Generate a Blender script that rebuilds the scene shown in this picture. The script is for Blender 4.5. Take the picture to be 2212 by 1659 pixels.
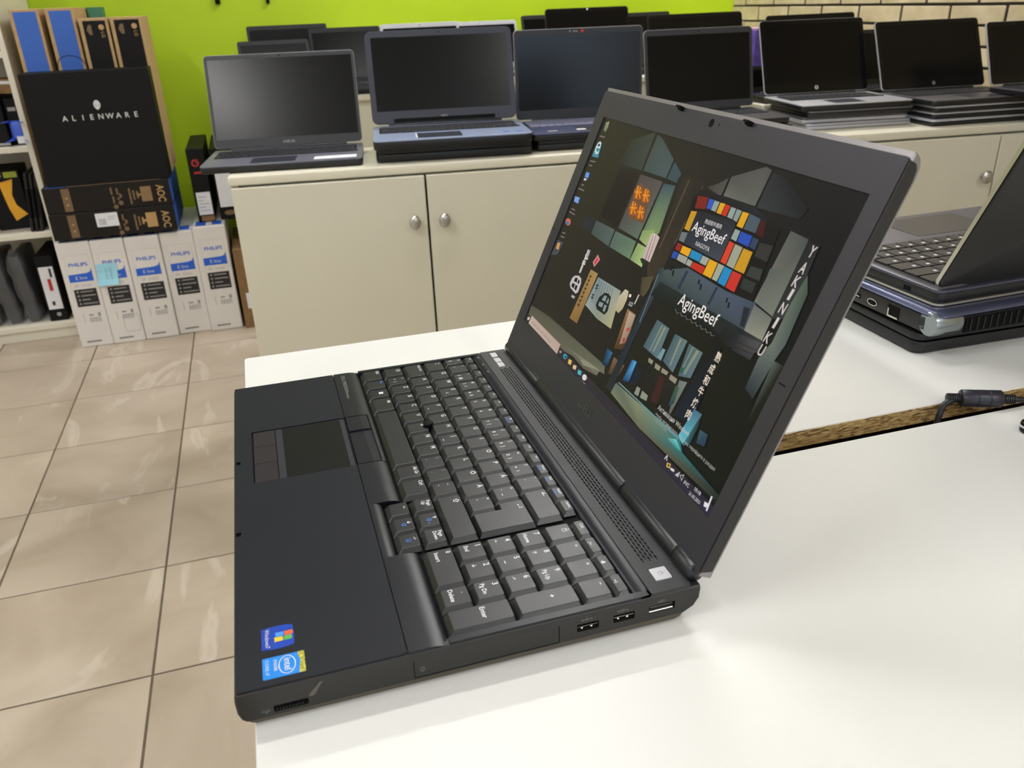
import bpy, math, random
from mathutils import Matrix, Vector
from mathutils.geometry import tessellate_polygon

for _o in list(bpy.data.objects):
    bpy.data.objects.remove(_o, do_unlink=True)
SC = bpy.context.scene
COL = SC.collection
R = math.radians
PI = math.pi
rnd = random.Random(7)

# ------------------------------------------------------------------ camera
cam_data = bpy.data.cameras.new('camera')
cam = bpy.data.objects.new('camera', cam_data)
COL.objects.link(cam)
cam_data.sensor_width = 36.0
cam_data.lens = 28.96
cam_data.clip_start = 0.01
cam.matrix_world = Matrix(((0.95534, 0.15414, -0.25213, 0.0521),
                           (-0.29351, 0.39569, -0.87022, -0.7099),
                           (-0.03437, 0.90535, 0.42326, 1.0803),
                           (0, 0, 0, 1)))
cam_data.dof.use_dof = True
cam_data.dof.focus_distance = 0.68
cam_data.dof.aperture_fstop = 16.0
SC.camera = cam

# ------------------------------------------------------------------ world and exposure
world = bpy.data.worlds.new('room_ambient')
SC.world = world
world.use_nodes = True
world.node_tree.nodes['Background'].inputs[0].default_value = (0.62, 0.78, 1.0, 1)
world.node_tree.nodes['Background'].inputs[1].default_value = 1.6
SC.view_settings.view_transform = 'Standard'
SC.view_settings.look = 'None'
SC.view_settings.exposure = 0.6
SC.view_settings.gamma = 1.0
SC.view_settings.use_curve_mapping = False
if hasattr(SC, 'cycles'):
    SC.cycles.max_bounces = 8; SC.cycles.diffuse_bounces = 4; SC.cycles.glossy_bounces = 3
# ceiling lamps of the shop: (x, y, length along x, width along y, strength)
CEILING_LAMPS = [(-1.9, 2.2, 1.2, 0.12, 46), (1.55, 2.2, 1.3, 0.14, 54), (0.2, 0.7, 1.2, 0.12, 30), (-1.4, -0.5, 0.12, 1.2, 52),
                 (-1.4, -2.4, 0.12, 1.2, 46), (1.2, -2.4, 0.12, 1.2, 40)]
CEIL_Z = 2.9

# ------------------------------------------------------------------ helpers
def lin(c):
    c = c / 255.0
    return c / 12.92 if c <= 0.04045 else ((c + 0.055) / 1.055) ** 2.4

def rgb(c):
    return (lin(c[0]), lin(c[1]), lin(c[2]), 1.0)

MATS = {}
def mat(name, col, rough=0.5, metal=0.0, spec=0.5, var=0.05, scale=30.0, bump=0.0, bscale=400.0, coat=0.0, emit=0.0, sheen=0.0):
    if name in MATS:
        return MATS[name]
    m = bpy.data.materials.new(name)
    m.use_nodes = True
    nt = m.node_tree
    b = nt.nodes['Principled BSDF']
    tc = nt.nodes.new('ShaderNodeTexCoord')
    nz = nt.nodes.new('ShaderNodeTexNoise')
    nz.inputs['Scale'].default_value = scale
    nz.inputs['Detail'].default_value = 3.0
    nt.links.new(tc.outputs['Object'], nz.inputs['Vector'])
    rp = nt.nodes.new('ShaderNodeValToRGB')
    c = rgb(col)
    rp.color_ramp.elements[0].position = 0.3
    rp.color_ramp.elements[1].position = 0.7
    rp.color_ramp.elements[0].color = (c[0] * (1 - var), c[1] * (1 - var), c[2] * (1 - var), 1)
    rp.color_ramp.elements[1].color = (min(c[0] * (1 + var), 1), min(c[1] * (1 + var), 1), min(c[2] * (1 + var), 1), 1)
    nt.links.new(nz.outputs['Fac'], rp.inputs['Fac'])
    nt.links.new(rp.outputs['Color'], b.inputs['Base Color'])
    b.inputs['Roughness'].default_value = rough
    b.inputs['Metallic'].default_value = metal
    b.inputs['Specular IOR Level'].default_value = spec
    b.inputs['Coat Weight'].default_value = coat
    b.inputs['Coat Roughness'].default_value = 0.1
    if emit:
        nt.links.new(rp.outputs['Color'], b.inputs['Emission Color'])
        b.inputs['Emission Strength'].default_value = emit
    if bump:
        n2 = nt.nodes.new('ShaderNodeTexNoise')
        n2.inputs['Scale'].default_value = bscale
        n2.inputs['Detail'].default_value = 2.0
        nt.links.new(tc.outputs['Object'], n2.inputs['Vector'])
        bp = nt.nodes.new('ShaderNodeBump')
        bp.inputs['Strength'].default_value = bump
        bp.inputs['Distance'].default_value = 0.001
        nt.links.new(n2.outputs['Fac'], bp.inputs['Height'])
        nt.links.new(bp.outputs['Normal'], b.inputs['Normal'])
    MATS[name] = m
    return m

def node_mat(name):
    m = bpy.data.materials.new(name)
    m.use_nodes = True
    MATS[name] = m
    return m, m.node_tree, m.node_tree.nodes['Principled BSDF']

def rrect(x0, x1, y0, y1, r, n=4):
    pts = []
    for cx, cy, a0 in ((x1 - r, y0 + r, -90), (x1 - r, y1 - r, 0), (x0 + r, y1 - r, 90), (x0 + r, y0 + r, 180)):
        for i in range(n + 1):
            a = R(a0 + 90.0 * i / n)
            pts.append((cx + r * math.cos(a), cy + r * math.sin(a)))
    return pts

def rect(x0, x1, y0, y1):
    return [(x0, y0), (x1, y0), (x1, y1), (x0, y1)]

def circle(cx, cy, r, n=16, ry=None):
    ry = r if ry is None else ry
    return [(cx + r * math.cos(2 * PI * i / n), cy + ry * math.sin(2 * PI * i / n)) for i in range(n)]

def inset(poly, d):
    n = len(poly)
    out = []
    for i in range(n):
        p0, p1, p2 = poly[i - 1], poly[i], poly[(i + 1) % n]
        e1 = (p1[0] - p0[0], p1[1] - p0[1]); e2 = (p2[0] - p1[0], p2[1] - p1[1])
        l1 = math.hypot(*e1) or 1e-9; l2 = math.hypot(*e2) or 1e-9
        n1 = (-e1[1] / l1, e1[0] / l1); n2 = (-e2[1] / l2, e2[0] / l2)
        bx, by = n1[0] + n2[0], n1[1] + n2[1]
        k = bx * bx + by * by
        if k < 1e-6:
            bx, by, k = n1[0] * 2, n1[1] * 2, 4
        out.append((p1[0] + 2 * d * bx / k, p1[1] + 2 * d * by / k))
    return out

class MB:
    """collects shapes for one mesh object"""
    def __init__(self):
        self.v = []; self.f = []
    def add(self, verts, faces):
        o = len(self.v)
        self.v += [tuple(p) for p in verts]
        self.f += [tuple(i + o for i in f) for f in faces]
        return self
    def box(self, x0, x1, y0, y1, z0, z1):
        v = [(x0, y0, z0), (x1, y0, z0), (x1, y1, z0), (x0, y1, z0), (x0, y0, z1), (x1, y0, z1), (x1, y1, z1), (x0, y1, z1)]
        return self.add(v, [(3, 2, 1, 0), (4, 5, 6, 7), (0, 1, 5, 4), (1, 2, 6, 5), (2, 3, 7, 6), (3, 0, 4, 7)])
    def loft(self, loops, cap0=True, cap1=True):
        n = len(loops[0]); v = [p for l in loops for p in l]; f = []
        for k in range(len(loops) - 1):
            for i in range(n):
                j = (i + 1) % n
                f.append((k * n + i, k * n + j, (k + 1) * n + j, (k + 1) * n + i))
        if cap0: f.append(tuple(reversed(range(n))))
        if cap1: f.append(tuple(range((len(loops) - 1) * n, len(loops) * n)))
        return self.add(v, f)
    def slab(self, poly, z0, z1, b=0.0, b0=None, seg=2):
        b0 = b if b0 is None else b0
        L = []
        if b0 > 0:
            L = [[(x, y, z0 + b0 * (1 - math.cos(PI / 2 * i / seg))) for x, y in inset(poly, b0 * (1 - math.sin(PI / 2 * i / seg)))] for i in range(seg + 1)]
        else:
            L.append([(x, y, z0) for x, y in poly])
        if b > 0:
            for i in range(seg + 1):
                a = PI / 2 * i / seg
                L.append([(x, y, z1 - b * (1 - math.sin(a))) for x, y in inset(poly, b * (1 - math.cos(a)))])
        else:
            L.append([(x, y, z1) for x, y in poly])
        return self.loft(L)
    def rbox(self, x0, x1, y0, y1, z0, z1, b=0.002, seg=2):
        return self.slab(rrect(x0, x1, y0, y1, b, seg), z0, z1, b * 0.9, seg=seg)
    def sheet(self, outline, holes, z, depth):
        """flat sheet with holes whose walls go down by depth; the rim goes down too"""
        loops = [outline] + list(holes)
        tri = tessellate_polygon([[Vector((x, y, 0)) for x, y in l] for l in loops])
        flat = [(x, y, z) for l in loops for x, y in l]
        fs = []
        for t in tri:
            a, b, c = (flat[i] for i in t)
            cr = (b[0] - a[0]) * (c[1] - a[1]) - (b[1] - a[1]) * (c[0] - a[0])
            fs.append(tuple(t) if cr > 0 else tuple(reversed(t)))
        self.add(flat, fs)
        for k, l in enumerate(loops):
            n = len(l); v = [(x, y, z) for x, y in l] + [(x, y, z - depth) for x, y in l]
            ar = sum(l[i - 1][0] * l[i][1] - l[i][0] * l[i - 1][1] for i in range(n))
            f = [(i, i + n, (i + 1) % n + n, (i + 1) % n) for i in range(n)]
            if (ar < 0) == (k == 0):
                f = [tuple(reversed(q)) for q in f]
            self.add(v, f)
        return self
    def flat(self, poly, z):
        return self.add([(x, y, z) for x, y in poly], [tuple(range(len(poly)))])
    def extrude_x(self, prof, x0, x1, e=0.0):
        """profile of (y, z) points, counter clockwise seen from +x, pulled along x"""
        xs = [(x0, e), (x0 + e, 0), (x1 - e, 0), (x1, e)] if e else [(x0, 0), (x1, 0)]
        return self.loft([[(x, y, z) for y, z in (inset(prof, d) if d else prof)] for x, d in xs])
    def tube(self, path, r, n=10):
        loops = []; P = [Vector(p) for p in path]
        prev = None
        for i, p in enumerate(P):
            t = (P[min(i + 1, len(P) - 1)] - P[max(i - 1, 0)]).normalized()
            if prev is None:
                a = t.orthogonal().normalized()
            else:
                a = (prev - t * prev.dot(t)).normalized()
            prev = a
            b = t.cross(a)
            rr = r[i] if isinstance(r, (list, tuple)) else r
            loops.append([tuple(p + (a * math.cos(2 * PI * k / n) + b * math.sin(2 * PI * k / n)) * rr) for k in range(n)])
        return self.loft(loops)
    def lathe(self, prof, n=16, M=None):
        """profile of (radius, z) turned about z"""
        loops = [[(r * math.cos(2 * PI * k / n), r * math.sin(2 * PI * k / n), z) for k in range(n)] for r, z in prof]
        s = len(self.v)
        self.loft(loops)
        if M is not None: self.xf(M, s)
        return self
    def xf(self, M, start=0):
        for i in range(start, len(self.v)):
            self.v[i] = tuple(M @ Vector(self.v[i]))
        return self
    def text(self, s, x0, y0, width=None, height=None, z=0.0, align='L', bold=0.0, rot=0.0, depth=0.0, shear=0.0):
        vs, fs = text_mesh(s, bold, depth)
        if not vs: return self
        mnx = min(v[0] for v in vs); mxx = max(v[0] for v in vs)
        mny = min(v[1] for v in vs); mxy = max(v[1] for v in vs)
        capy = 0.70
        if width is not None and height is not None:
            sx = width / max(mxx - mnx, 1e-6); sy = height / capy
        elif width is not None:
            sx = sy = width / max(mxx - mnx, 1e-6)
        else:
            sx = sy = height / capy
        off = {'L': mnx, 'C': (mnx + mxx) / 2, 'R': mxx}[align]
        c, sn = math.cos(rot), math.sin(rot)
        out = []
        for v in vs:
            a, b = (v[0] - off) * sx + shear * v[1] * sy, v[1] * sy
            out.append((x0 + a * c - b * sn, y0 + a * sn + b * c, z + v[2]))
        return self.add(out, fs)
    def build(self, name, m, parent=None, smooth=None, loc=(0, 0, 0), rot=(0, 0, 0)):
        me = bpy.data.meshes.new(name)
        me.from_pydata(self.v, [], self.f)
        me.update()
        me.materials.append(m)
        if smooth is not None:
            for p in me.polygons: p.use_smooth = True
            me.set_sharp_from_angle(angle=R(smooth))
        return link(name, me, parent, loc, rot)

def link(name, data, parent=None, loc=(0, 0, 0), rot=(0, 0, 0)):
    o = bpy.data.objects.new(name, data)
    COL.objects.link(o)
    o.parent = parent
    o.location = loc
    o.rotation_euler = rot
    return o

_TXT = {}
def text_mesh(s, bold=0.0, depth=0.0):
    k = (s, bold, depth)
    if k not in _TXT:
        c = bpy.data.curves.new('lettering', 'FONT')
        c.body = s; c.resolution_u = 2; c.offset = bold; c.extrude = depth
        o = bpy.data.objects.new('lettering', c)
        me = bpy.data.meshes.new_from_object(o)
        _TXT[k] = ([tuple(v.co) for v in me.vertices], [tuple(p.vertices) for p in me.polygons])
        bpy.data.objects.remove(o); bpy.data.curves.remove(c); bpy.data.meshes.remove(me)
    return _TXT[k]

def tag(o, label=None, cat=None, group=None, kind=None):
    if label: o['label'] = label
    if cat: o['category'] = cat
    if group: o['group'] = group
    if kind: o['kind'] = kind
    return o

def thing(name, label, cat, loc=(0, 0, 0), rz=0.0, group=None):
    o = bpy.data.objects.new(name, None)
    COL.objects.link(o)
    o.empty_display_size = 0.05
    o.location = loc; o.rotation_euler = (0, 0, rz)
    return tag(o, label, cat, group)

def structure(name, mb, m, label, smooth=None):
    return tag(mb.build(name, m, None, smooth), label, None, None, 'structure')
# ------------------------------------------------------------------ materials
M_GREEN = mat('green_wall_paint', (176, 205, 14), 0.6, var=0.04, scale=3, bump=0.05, bscale=150)
M_PLASTER = mat('pale_plaster', (226, 222, 210), 0.8, var=0.03, scale=3)
M_UPPER = mat('grey_upper_wall', (128, 126, 122), 0.85, var=0.03, scale=3)
M_CEIL = mat('ceiling_grey', (150, 149, 146), 0.9, var=0.02, scale=2)
M_MORTAR = mat('dark_mortar', (40, 32, 30), 0.95, var=0.2, scale=60)
M_GROUT = mat('tile_grout', (92, 80, 66), 0.9, var=0.15, scale=40)
M_CREAM = mat('cream_laminate', (207, 203, 184), 0.42, var=0.02, scale=4, bump=0.02, bscale=500)
M_CREAM_EDGE = mat('cream_edge_band', (214, 209, 190), 0.4, var=0.03, scale=6)
M_TABLE = mat('white_table_laminate', (217, 217, 213), 0.36, var=0.015, scale=9, bump=0.03, bscale=700)
M_SHELF = mat('shelf_white', (214, 208, 192), 0.5, var=0.03, scale=5)
M_CHROME = mat('satin_chrome', (200, 198, 196), 0.28, 1.0)
M_PALM = mat('palm_rest_coating', (23, 25, 32), 0.44, spec=0.2, var=0.06, scale=500, bump=0.08, bscale=2600)
M_DECK = mat('keyboard_deck_plastic', (20, 22, 28), 0.32, spec=0.35, var=0.05, scale=300, bump=0.05, bscale=2500)
M_STRIP = mat('speaker_strip_plastic', (46, 46, 48), 0.42, spec=0.4, var=0.04, scale=300, bump=0.05, bscale=2500)
M_BODY = mat('chassis_plastic', (34, 33, 31), 0.45, spec=0.5, var=0.05, scale=300, bump=0.06, bscale=2200)
M_UNDER = mat('bottom_cover_metal', (96, 90, 78), 0.35, 0.6, var=0.05)
M_KEY = mat('key_cap_plastic', (13, 14, 17), 0.34, spec=0.58, var=0.04, scale=600, bump=0.06, bscale=3500)
M_LEGEND = mat('white_legend_print', (226, 228, 230), 0.6, var=0.02)
M_LEGEND_BLUE = mat('blue_legend_print', (50, 120, 210), 0.6, var=0.02)
M_LEGEND_DIM = mat('dim_grey_print', (112, 112, 108), 0.6, var=0.02)
M_BLACK = mat('matt_black', (7, 7, 8), 0.6, spec=0.12, var=0.1)
M_BLACKGLOSS = mat('gloss_black', (8, 8, 9), 0.2, spec=0.25, var=0.05)
M_PAD = mat('touchpad_surface', (10, 11, 8), 0.5, spec=0.15, var=0.05, bump=0.04, bscale=2500)
M_PADSTRIP = mat('touchpad_surround', (40, 40, 47), 0.45, spec=0.3, var=0.04)
M_BUTTON = mat('touchpad_button', (34, 29, 32), 0.5, spec=0.25, var=0.05)
M_SILVERBTN = mat('silver_button', (190, 190, 194), 0.35, 0.55, var=0.03)
M_BEZEL = mat('bezel_plastic', (43, 42, 49), 0.40, spec=0.42, var=0.04, scale=400, bump=0.10, bscale=2600)
M_LIDSHELL = mat('lid_shell_metal', (150, 146, 148), 0.34, 0.75, var=0.05)
M_HINGE = mat('hinge_plastic', (24, 25, 29), 0.34, spec=0.5, var=0.05)
M_GOLDCHIP = mat('connector_contacts', (220, 214, 200), 0.3, 0.9)
M_CABLE = mat('black_rubber_cable', (24, 23, 26), 0.45, var=0.1)
M_BEAD = mat('ferrite_bead_plastic', (34, 32, 42), 0.38, var=0.06)
M_KRAFT = mat('kraft_cardboard', (176, 146, 104), 0.85, var=0.10, scale=60, bump=0.08, bscale=300)
M_KRAFTDARK = mat('brown_cardboard', (128, 98, 62), 0.85, var=0.14, scale=50)
M_BOXBLACK = mat('black_carton', (10, 9, 10), 0.6, spec=0.22, var=0.06)
M_BOXBROWNBLACK = mat('brown_black_carton', (24, 18, 14), 0.6, spec=0.25, var=0.10)
M_BOXWHITE = mat('white_carton', (216, 212, 208), 0.6, var=0.03, scale=12)
M_BOXBLUE = mat('blue_carton_print', (50, 96, 182), 0.65, var=0.05, scale=80)
M_PRINTBLUE = mat('blue_print', (34, 92, 200), 0.6, var=0.03)
M_PRINTBLACK = mat('black_print', (30, 28, 28), 0.6, var=0.05)
M_PRINTGREY = mat('grey_print', (150, 148, 146), 0.6, var=0.05)
M_PRINTGOLD = mat('tan_print', (176, 140, 88), 0.6, var=0.04)
M_PRINTTAN = mat('dark_tan_print', (110, 86, 58), 0.6, var=0.1, scale=200)
M_PRINTWHITE = mat('white_print', (206, 206, 206), 0.6, var=0.03)
M_PRINTRED = mat('red_print', (180, 40, 36), 0.6, var=0.05)
M_LABELWHITE = mat('paper_label', (218, 218, 222), 0.7, var=0.03)
M_NOTE = mat('blue_sticky_note', (150, 205, 222), 0.75, var=0.04)
M_YELLOW = mat('yellow_print', (226, 164, 30), 0.6, var=0.05)
M_OFFSCREEN = mat('matte_display_off', (5, 5, 6), 0.22, spec=0.4, var=0.05)
M_OFFGLASS = mat('glossy_display_off', (4, 4, 5), 0.22, spec=0.2, var=0.05)
M_PURPLE = mat('purple_carton', (96, 74, 166), 0.5, var=0.3, scale=60)
M_GOLD = mat('brass_gold', (200, 160, 60), 0.3, 0.9)

def tile_material():
    m, nt, b = node_mat('beige_floor_tile')
    tc = nt.nodes.new('ShaderNodeTexCoord'); oi = nt.nodes.new('ShaderNodeObjectInfo')
    vm = nt.nodes.new('ShaderNodeVectorMath'); vm.operation = 'MULTIPLY_ADD'
    cx = nt.nodes.new('ShaderNodeCombineXYZ')
    for i in range(3): nt.links.new(oi.outputs['Random'], cx.inputs[i])
    vm.inputs[1].default_value = (1, 1, 1)
    sc = nt.nodes.new('ShaderNodeVectorMath'); sc.operation = 'SCALE'; sc.inputs['Scale'].default_value = 23.0
    nt.links.new(cx.outputs[0], sc.inputs[0])
    nt.links.new(tc.outputs['Object'], vm.inputs[0]); nt.links.new(sc.outputs[0], vm.inputs[2])
    n1 = nt.nodes.new('ShaderNodeTexNoise'); n1.inputs['Scale'].default_value = 4.5; n1.inputs['Detail'].default_value = 5
    n1.inputs['Distortion'].default_value = 0.6
    nt.links.new(vm.outputs[0], n1.inputs['Vector'])
    r1 = nt.nodes.new('ShaderNodeValToRGB')
    r1.color_ramp.elements[0].position = 0.32; r1.color_ramp.elements[0].color = rgb((156, 142, 124))
    r1.color_ramp.elements[1].position = 0.70; r1.color_ramp.elements[1].color = rgb((178, 165, 148))
    nt.links.new(n1.outputs['Fac'], r1.inputs['Fac'])
    mp = nt.nodes.new('ShaderNodeMapping'); mp.inputs['Rotation'].default_value = (0, 0, R(38)); mp.inputs['Scale'].default_value = (1.0, 0.28, 1)
    nt.links.new(vm.outputs[0], mp.inputs['Vector'])
    n2 = nt.nodes.new('ShaderNodeTexNoise'); n2.inputs['Scale'].default_value = 7.0; n2.inputs['Detail'].default_value = 6; n2.inputs['Distortion'].default_value = 1.4
    nt.links.new(mp.outputs[0], n2.inputs['Vector'])
    r2 = nt.nodes.new('ShaderNodeValToRGB')
    for p, v in ((0.60, 0.0), (0.645, 0.55), (0.66, 0.6), (0.75, 0.0)):
        e = r2.color_ramp.elements.new(p); e.color = (v, v, v, 1)
    r2.color_ramp.elements[0].color = (0, 0, 0, 1); r2.color_ramp.elements[-1].color = (0, 0, 0, 1)
    nt.links.new(n2.outputs['Fac'], r2.inputs['Fac'])
    mx = nt.nodes.new('ShaderNodeMixRGB'); mx.inputs['Color2'].default_value = rgb((194, 184, 170))
    nt.links.new(r2.outputs['Color'], mx.inputs['Fac']); nt.links.new(r1.outputs['Color'], mx.inputs['Color1'])
    hs = nt.nodes.new('ShaderNodeHueSaturation')
    ma = nt.nodes.new('ShaderNodeMapRange'); ma.inputs['To Min'].default_value = 0.94; ma.inputs['To Max'].default_value = 1.05
    nt.links.new(oi.outputs['Random'], ma.inputs['Value']); nt.links.new(ma.outputs[0], hs.inputs['Value'])
    nt.links.new(mx.outputs[0], hs.inputs['Color']); nt.links.new(hs.outputs[0], b.inputs['Base Color'])
    b.inputs['Roughness'].default_value = 0.34
    return m
M_TILE = tile_material()

def stone_material():
    m, nt, b = node_mat('pale_facing_stone')
    tc = nt.nodes.new('ShaderNodeTexCoord'); oi = nt.nodes.new('ShaderNodeObjectInfo')
    ad = nt.nodes.new('ShaderNodeVectorMath'); ad.operation = 'ADD'
    cx = nt.nodes.new('ShaderNodeCombineXYZ'); ml = nt.nodes.new('ShaderNodeMath'); ml.operation = 'MULTIPLY'; ml.inputs[1].default_value = 40
    nt.links.new(oi.outputs['Random'], ml.inputs[0])
    for i in range(3): nt.links.new(ml.outputs[0], cx.inputs[i])
    nt.links.new(tc.outputs['Object'], ad.inputs[0]); nt.links.new(cx.outputs[0], ad.inputs[1])
    n = nt.nodes.new('ShaderNodeTexNoise'); n.inputs['Scale'].default_value = 14; n.inputs['Detail'].default_value = 5
    nt.links.new(ad.outputs[0], n.inputs['Vector'])
    r = nt.nodes.new('ShaderNodeValToRGB')
    r.color_ramp.elements[0].position = 0.3; r.color_ramp.elements[0].color = rgb((176, 158, 124))
    r.color_ramp.elements[1].position = 0.72; r.color_ramp.elements[1].color = rgb((206, 192, 162))
    nt.links.new(n.outputs['Fac'], r.inputs['Fac'])
    nt.links.new(r.outputs['Color'], b.inputs['Base Color'])
    b.inputs['Roughness'].default_value = 0.75
    bp = nt.nodes.new('ShaderNodeBump'); bp.inputs['Strength'].default_value = 0.4; bp.inputs['Distance'].default_value = 0.004
    nt.links.new(n.outputs['Fac'], bp.inputs['Height']); nt.links.new(bp.outputs['Normal'], b.inputs['Normal'])
    return m
M_STONE = stone_material()

def chipboard_material():
    m, nt, b = node_mat('raw_chipboard_edge')
    tc = nt.nodes.new('ShaderNodeTexCoord')
    mp = nt.nodes.new('ShaderNodeMapping'); mp.inputs['Scale'].default_value = (160, 160, 700)
    nt.links.new(tc.outputs['Object'], mp.inputs['Vector'])
    v = nt.nodes.new('ShaderNodeTexVoronoi'); v.inputs['Scale'].default_value = 1.0
    nt.links.new(mp.outputs[0], v.inputs['Vector'])
    n = nt.nodes.new('ShaderNodeTexNoise'); n.inputs['Scale'].default_value = 1.2; n.inputs['Detail'].default_value = 4
    nt.links.new(mp.outputs[0], n.inputs['Vector'])
    mx = nt.nodes.new('ShaderNodeMixRGB'); mx.inputs['Fac'].default_value = 0.5
    nt.links.new(v.outputs['Color'], mx.inputs['Color1']); nt.links.new(n.outputs['Fac'], mx.inputs['Color2'])
    bw = nt.nodes.new('ShaderNodeRGBToBW'); nt.links.new(mx.outputs[0], bw.inputs[0])
    r = nt.nodes.new('ShaderNodeValToRGB')
    r.color_ramp.elements[0].position = 0.28; r.color_ramp.elements[0].color = rgb((96, 72, 40))
    r.color_ramp.elements[1].position = 0.72; r.color_ramp.elements[1].color = rgb((206, 178, 124))
    e = r.color_ramp.elements.new(0.45); e.color = rgb((164, 132, 82))
    nt.links.new(bw.outputs[0], r.inputs['Fac']); nt.links.new(r.outputs['Color'], b.inputs['Base Color'])
    b.inputs['Roughness'].default_value = 0.9
    return m
M_CHIP = chipboard_material()

def plastic_bag_material():
    m, nt, b = node_mat('clear_plastic_bag')
    b.inputs['Base Color'].default_value = (0.75, 0.76, 0.8, 1)
    b.inputs['Roughness'].default_value = 0.12
    b.inputs['Alpha'].default_value = 0.09
    tc = nt.nodes.new('ShaderNodeTexCoord'); n = nt.nodes.new('ShaderNodeTexNoise')
    n.inputs['Scale'].default_value = 22; n.inputs['Detail'].default_value = 3; n.inputs['Distortion'].default_value = 1.5
    nt.links.new(tc.outputs['Object'], n.inputs['Vector'])
    bp = nt.nodes.new('ShaderNodeBump'); bp.inputs['Strength'].default_value = 1.0; bp.inputs['Distance'].default_value = 0.02
    nt.links.new(n.outputs['Fac'], bp.inputs['Height']); nt.links.new(bp.outputs['Normal'], b.inputs['Normal'])
    return m
M_BAG = plastic_bag_material()

def display_material():
    m, nt, b = node_mat('lit_display_picture')
    a = nt.nodes.new('ShaderNodeAttribute'); a.attribute_name = 'picture'
    b.inputs['Base Color'].default_value = (0.004, 0.004, 0.004, 1)
    b.inputs['Roughness'].default_value = 0.3
    b.inputs['Specular IOR Level'].default_value = 0.12
    nt.links.new(a.outputs['Color'], b.inputs['Emission Color'])
    b.inputs['Emission Strength'].default_value = 0.62
    return m
M_DISPLAY = display_material()

def lamp_material(strength):
    m, nt, b = node_mat('lamp_diffuser')
    b.inputs['Base Color'].default_value = (0.9, 0.9, 0.9, 1)
    b.inputs['Emission Color'].default_value = (1.0, 0.99, 0.972, 1)
    b.inputs['Emission Strength'].default_value = strength
    return m
# ------------------------------------------------------------------ room shell
WY = 3.00      # back wall
WX = 2.264     # stone wall on the right
floor = structure('floor', MB().box(-3.2, WX, -4.0, WY, -0.06, -0.002), M_GROUT, 'beige square ceramic tile floor with dark grout joints')
T = 0.3333; TX0 = -0.6061; TY0 = 2.2305
_tile_me = None
def tile_mesh():
    g = 0.0022
    b = MB().slab(rect(g, T - g, g, T - g), -0.004, 0.0, 0.0008, 0.0, 1)
    me = bpy.data.meshes.new('tile'); me.from_pydata(b.v, [], b.f); me.materials.append(M_TILE)
    return me
_tile_me = tile_mesh()
far = MB()
for i in range(-8, 9):
    for j in range(-2, 19):
        x = TX0 + i * T; y = TY0 - j * T
        if x + T > WX or x < -3.2 or y < -4.0 or y + T > WY + 0.02: continue
        if -2 <= i <= 2 and -1 <= j <= 8:
            link('tile', _tile_me, floor, (x, y, 0))
        else:
            g = 0.0022
            far.slab(rect(x + g, x + T - g, y + g, y + T - g), -0.004, 0.0, 0.0008, 0.0, 1)
tag(far.build('tile_field', M_TILE, floor), kind='stuff')
structure('ceiling', MB().box(-3.2, WX, -4.0, WY, CEIL_Z, CEIL_Z + 0.1), M_CEIL, 'plain grey ceiling of the shop')
wb = structure('wall_back', MB().box(-3.2, WX + 0.1, WY, WY + 0.1, 0, 1.5), M_GREEN, 'bright lime green painted back wall, grey above')
MB().box(-3.2, WX + 0.1, WY, WY + 0.1, 1.5, CEIL_Z).build('grey_upper_wall', M_UPPER, wb)
structure('wall_left', MB().box(-3.3, -3.2, -4.0, WY + 0.1, 0, CEIL_Z), M_PLASTER, 'pale plaster wall')
fw = MB().box(-3.3, -0.5, -4.1, -4.0, 0, CEIL_Z).box(1.9, WX + 0.1, -4.1, -4.0, 0, CEIL_Z).box(-0.5, 1.9, -4.1, -4.0, 0, 0.7).box(-0.5, 1.9, -4.1, -4.0, 2.3, CEIL_Z)
structure('wall_front', fw, M_PLASTER, 'pale plaster wall behind the viewer with the shop window')
win = structure('window_1', MB().box(-0.5, 1.9, -4.08, -4.02, 0.7, 0.74).box(-0.5, 1.9, -4.08, -4.02, 2.26, 2.3).box(-0.5, -0.46, -4.08, -4.02, 0.74, 2.26).box(1.86, 1.9, -4.08, -4.02, 0.74, 2.26).box(0.68, 0.72, -4.08, -4.02, 0.74, 2.26), M_SHELF, 'shop window frame behind the viewer')
wall_right = structure('wall_right', MB().box(WX, WX + 0.1, -4.0, WY, 0, CEIL_Z), M_MORTAR, 'wall faced with pale stone bricks and dark joints')
# stone bricks on the right wall
BP, BH = 0.2235, 0.0612
brick_me = []
for k in range(3):
    b = MB()
    q = random.Random(k)
    lo = rrect(0.0055, BP - 0.0055, 0.0042, BH - 0.0042, 0.004, 2)
    lo = [(a + q.uniform(-0.0012, 0.0012), c + q.uniform(-0.001, 0.001)) for a, c in lo]
    b.slab(lo, 0.0, 0.004, 0.0015, 0.0, 1)
    me = bpy.data.meshes.new('brick'); me.from_pydata(b.v, [], b.f); me.materials.append(M_STONE)
    brick_me.append(me)
fieldb = MB()
for row in range(0, int(CEIL_Z / BH)):
    z = 1.0160 - 12 * BH + (row - 5) * BH
    off = 0.0 if row % 2 else BP / 2
    for c in range(0, 32):
        y1 = 2.897 + BP - off - c * BP
        if y1 > WY - 0.0: y1 = WY
        y0 = 2.897 + BP - off - (c + 1) * BP
        if y0 < -3.95 or z < 0.01 or z + BH > CEIL_Z: continue
        if 0.78 < z < 1.15 and y0 > 0.9 and y1 < WY - 0.001:
            o = link('brick', rnd.choice(brick_me), wall_right)
            o.matrix_local = Matrix(((0, 0, -1, WX), (-1, 0, 0, y1), (0, 1, 0, z), (0, 0, 0, 1)))
        else:
            fieldb.box(WX - 0.004, WX, y0 + 0.0035, y1 - 0.0035, z + 0.0035, z + BH - 0.0035)
tag(fieldb.build('brick_field', M_STONE, wall_right), kind='stuff')

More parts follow.
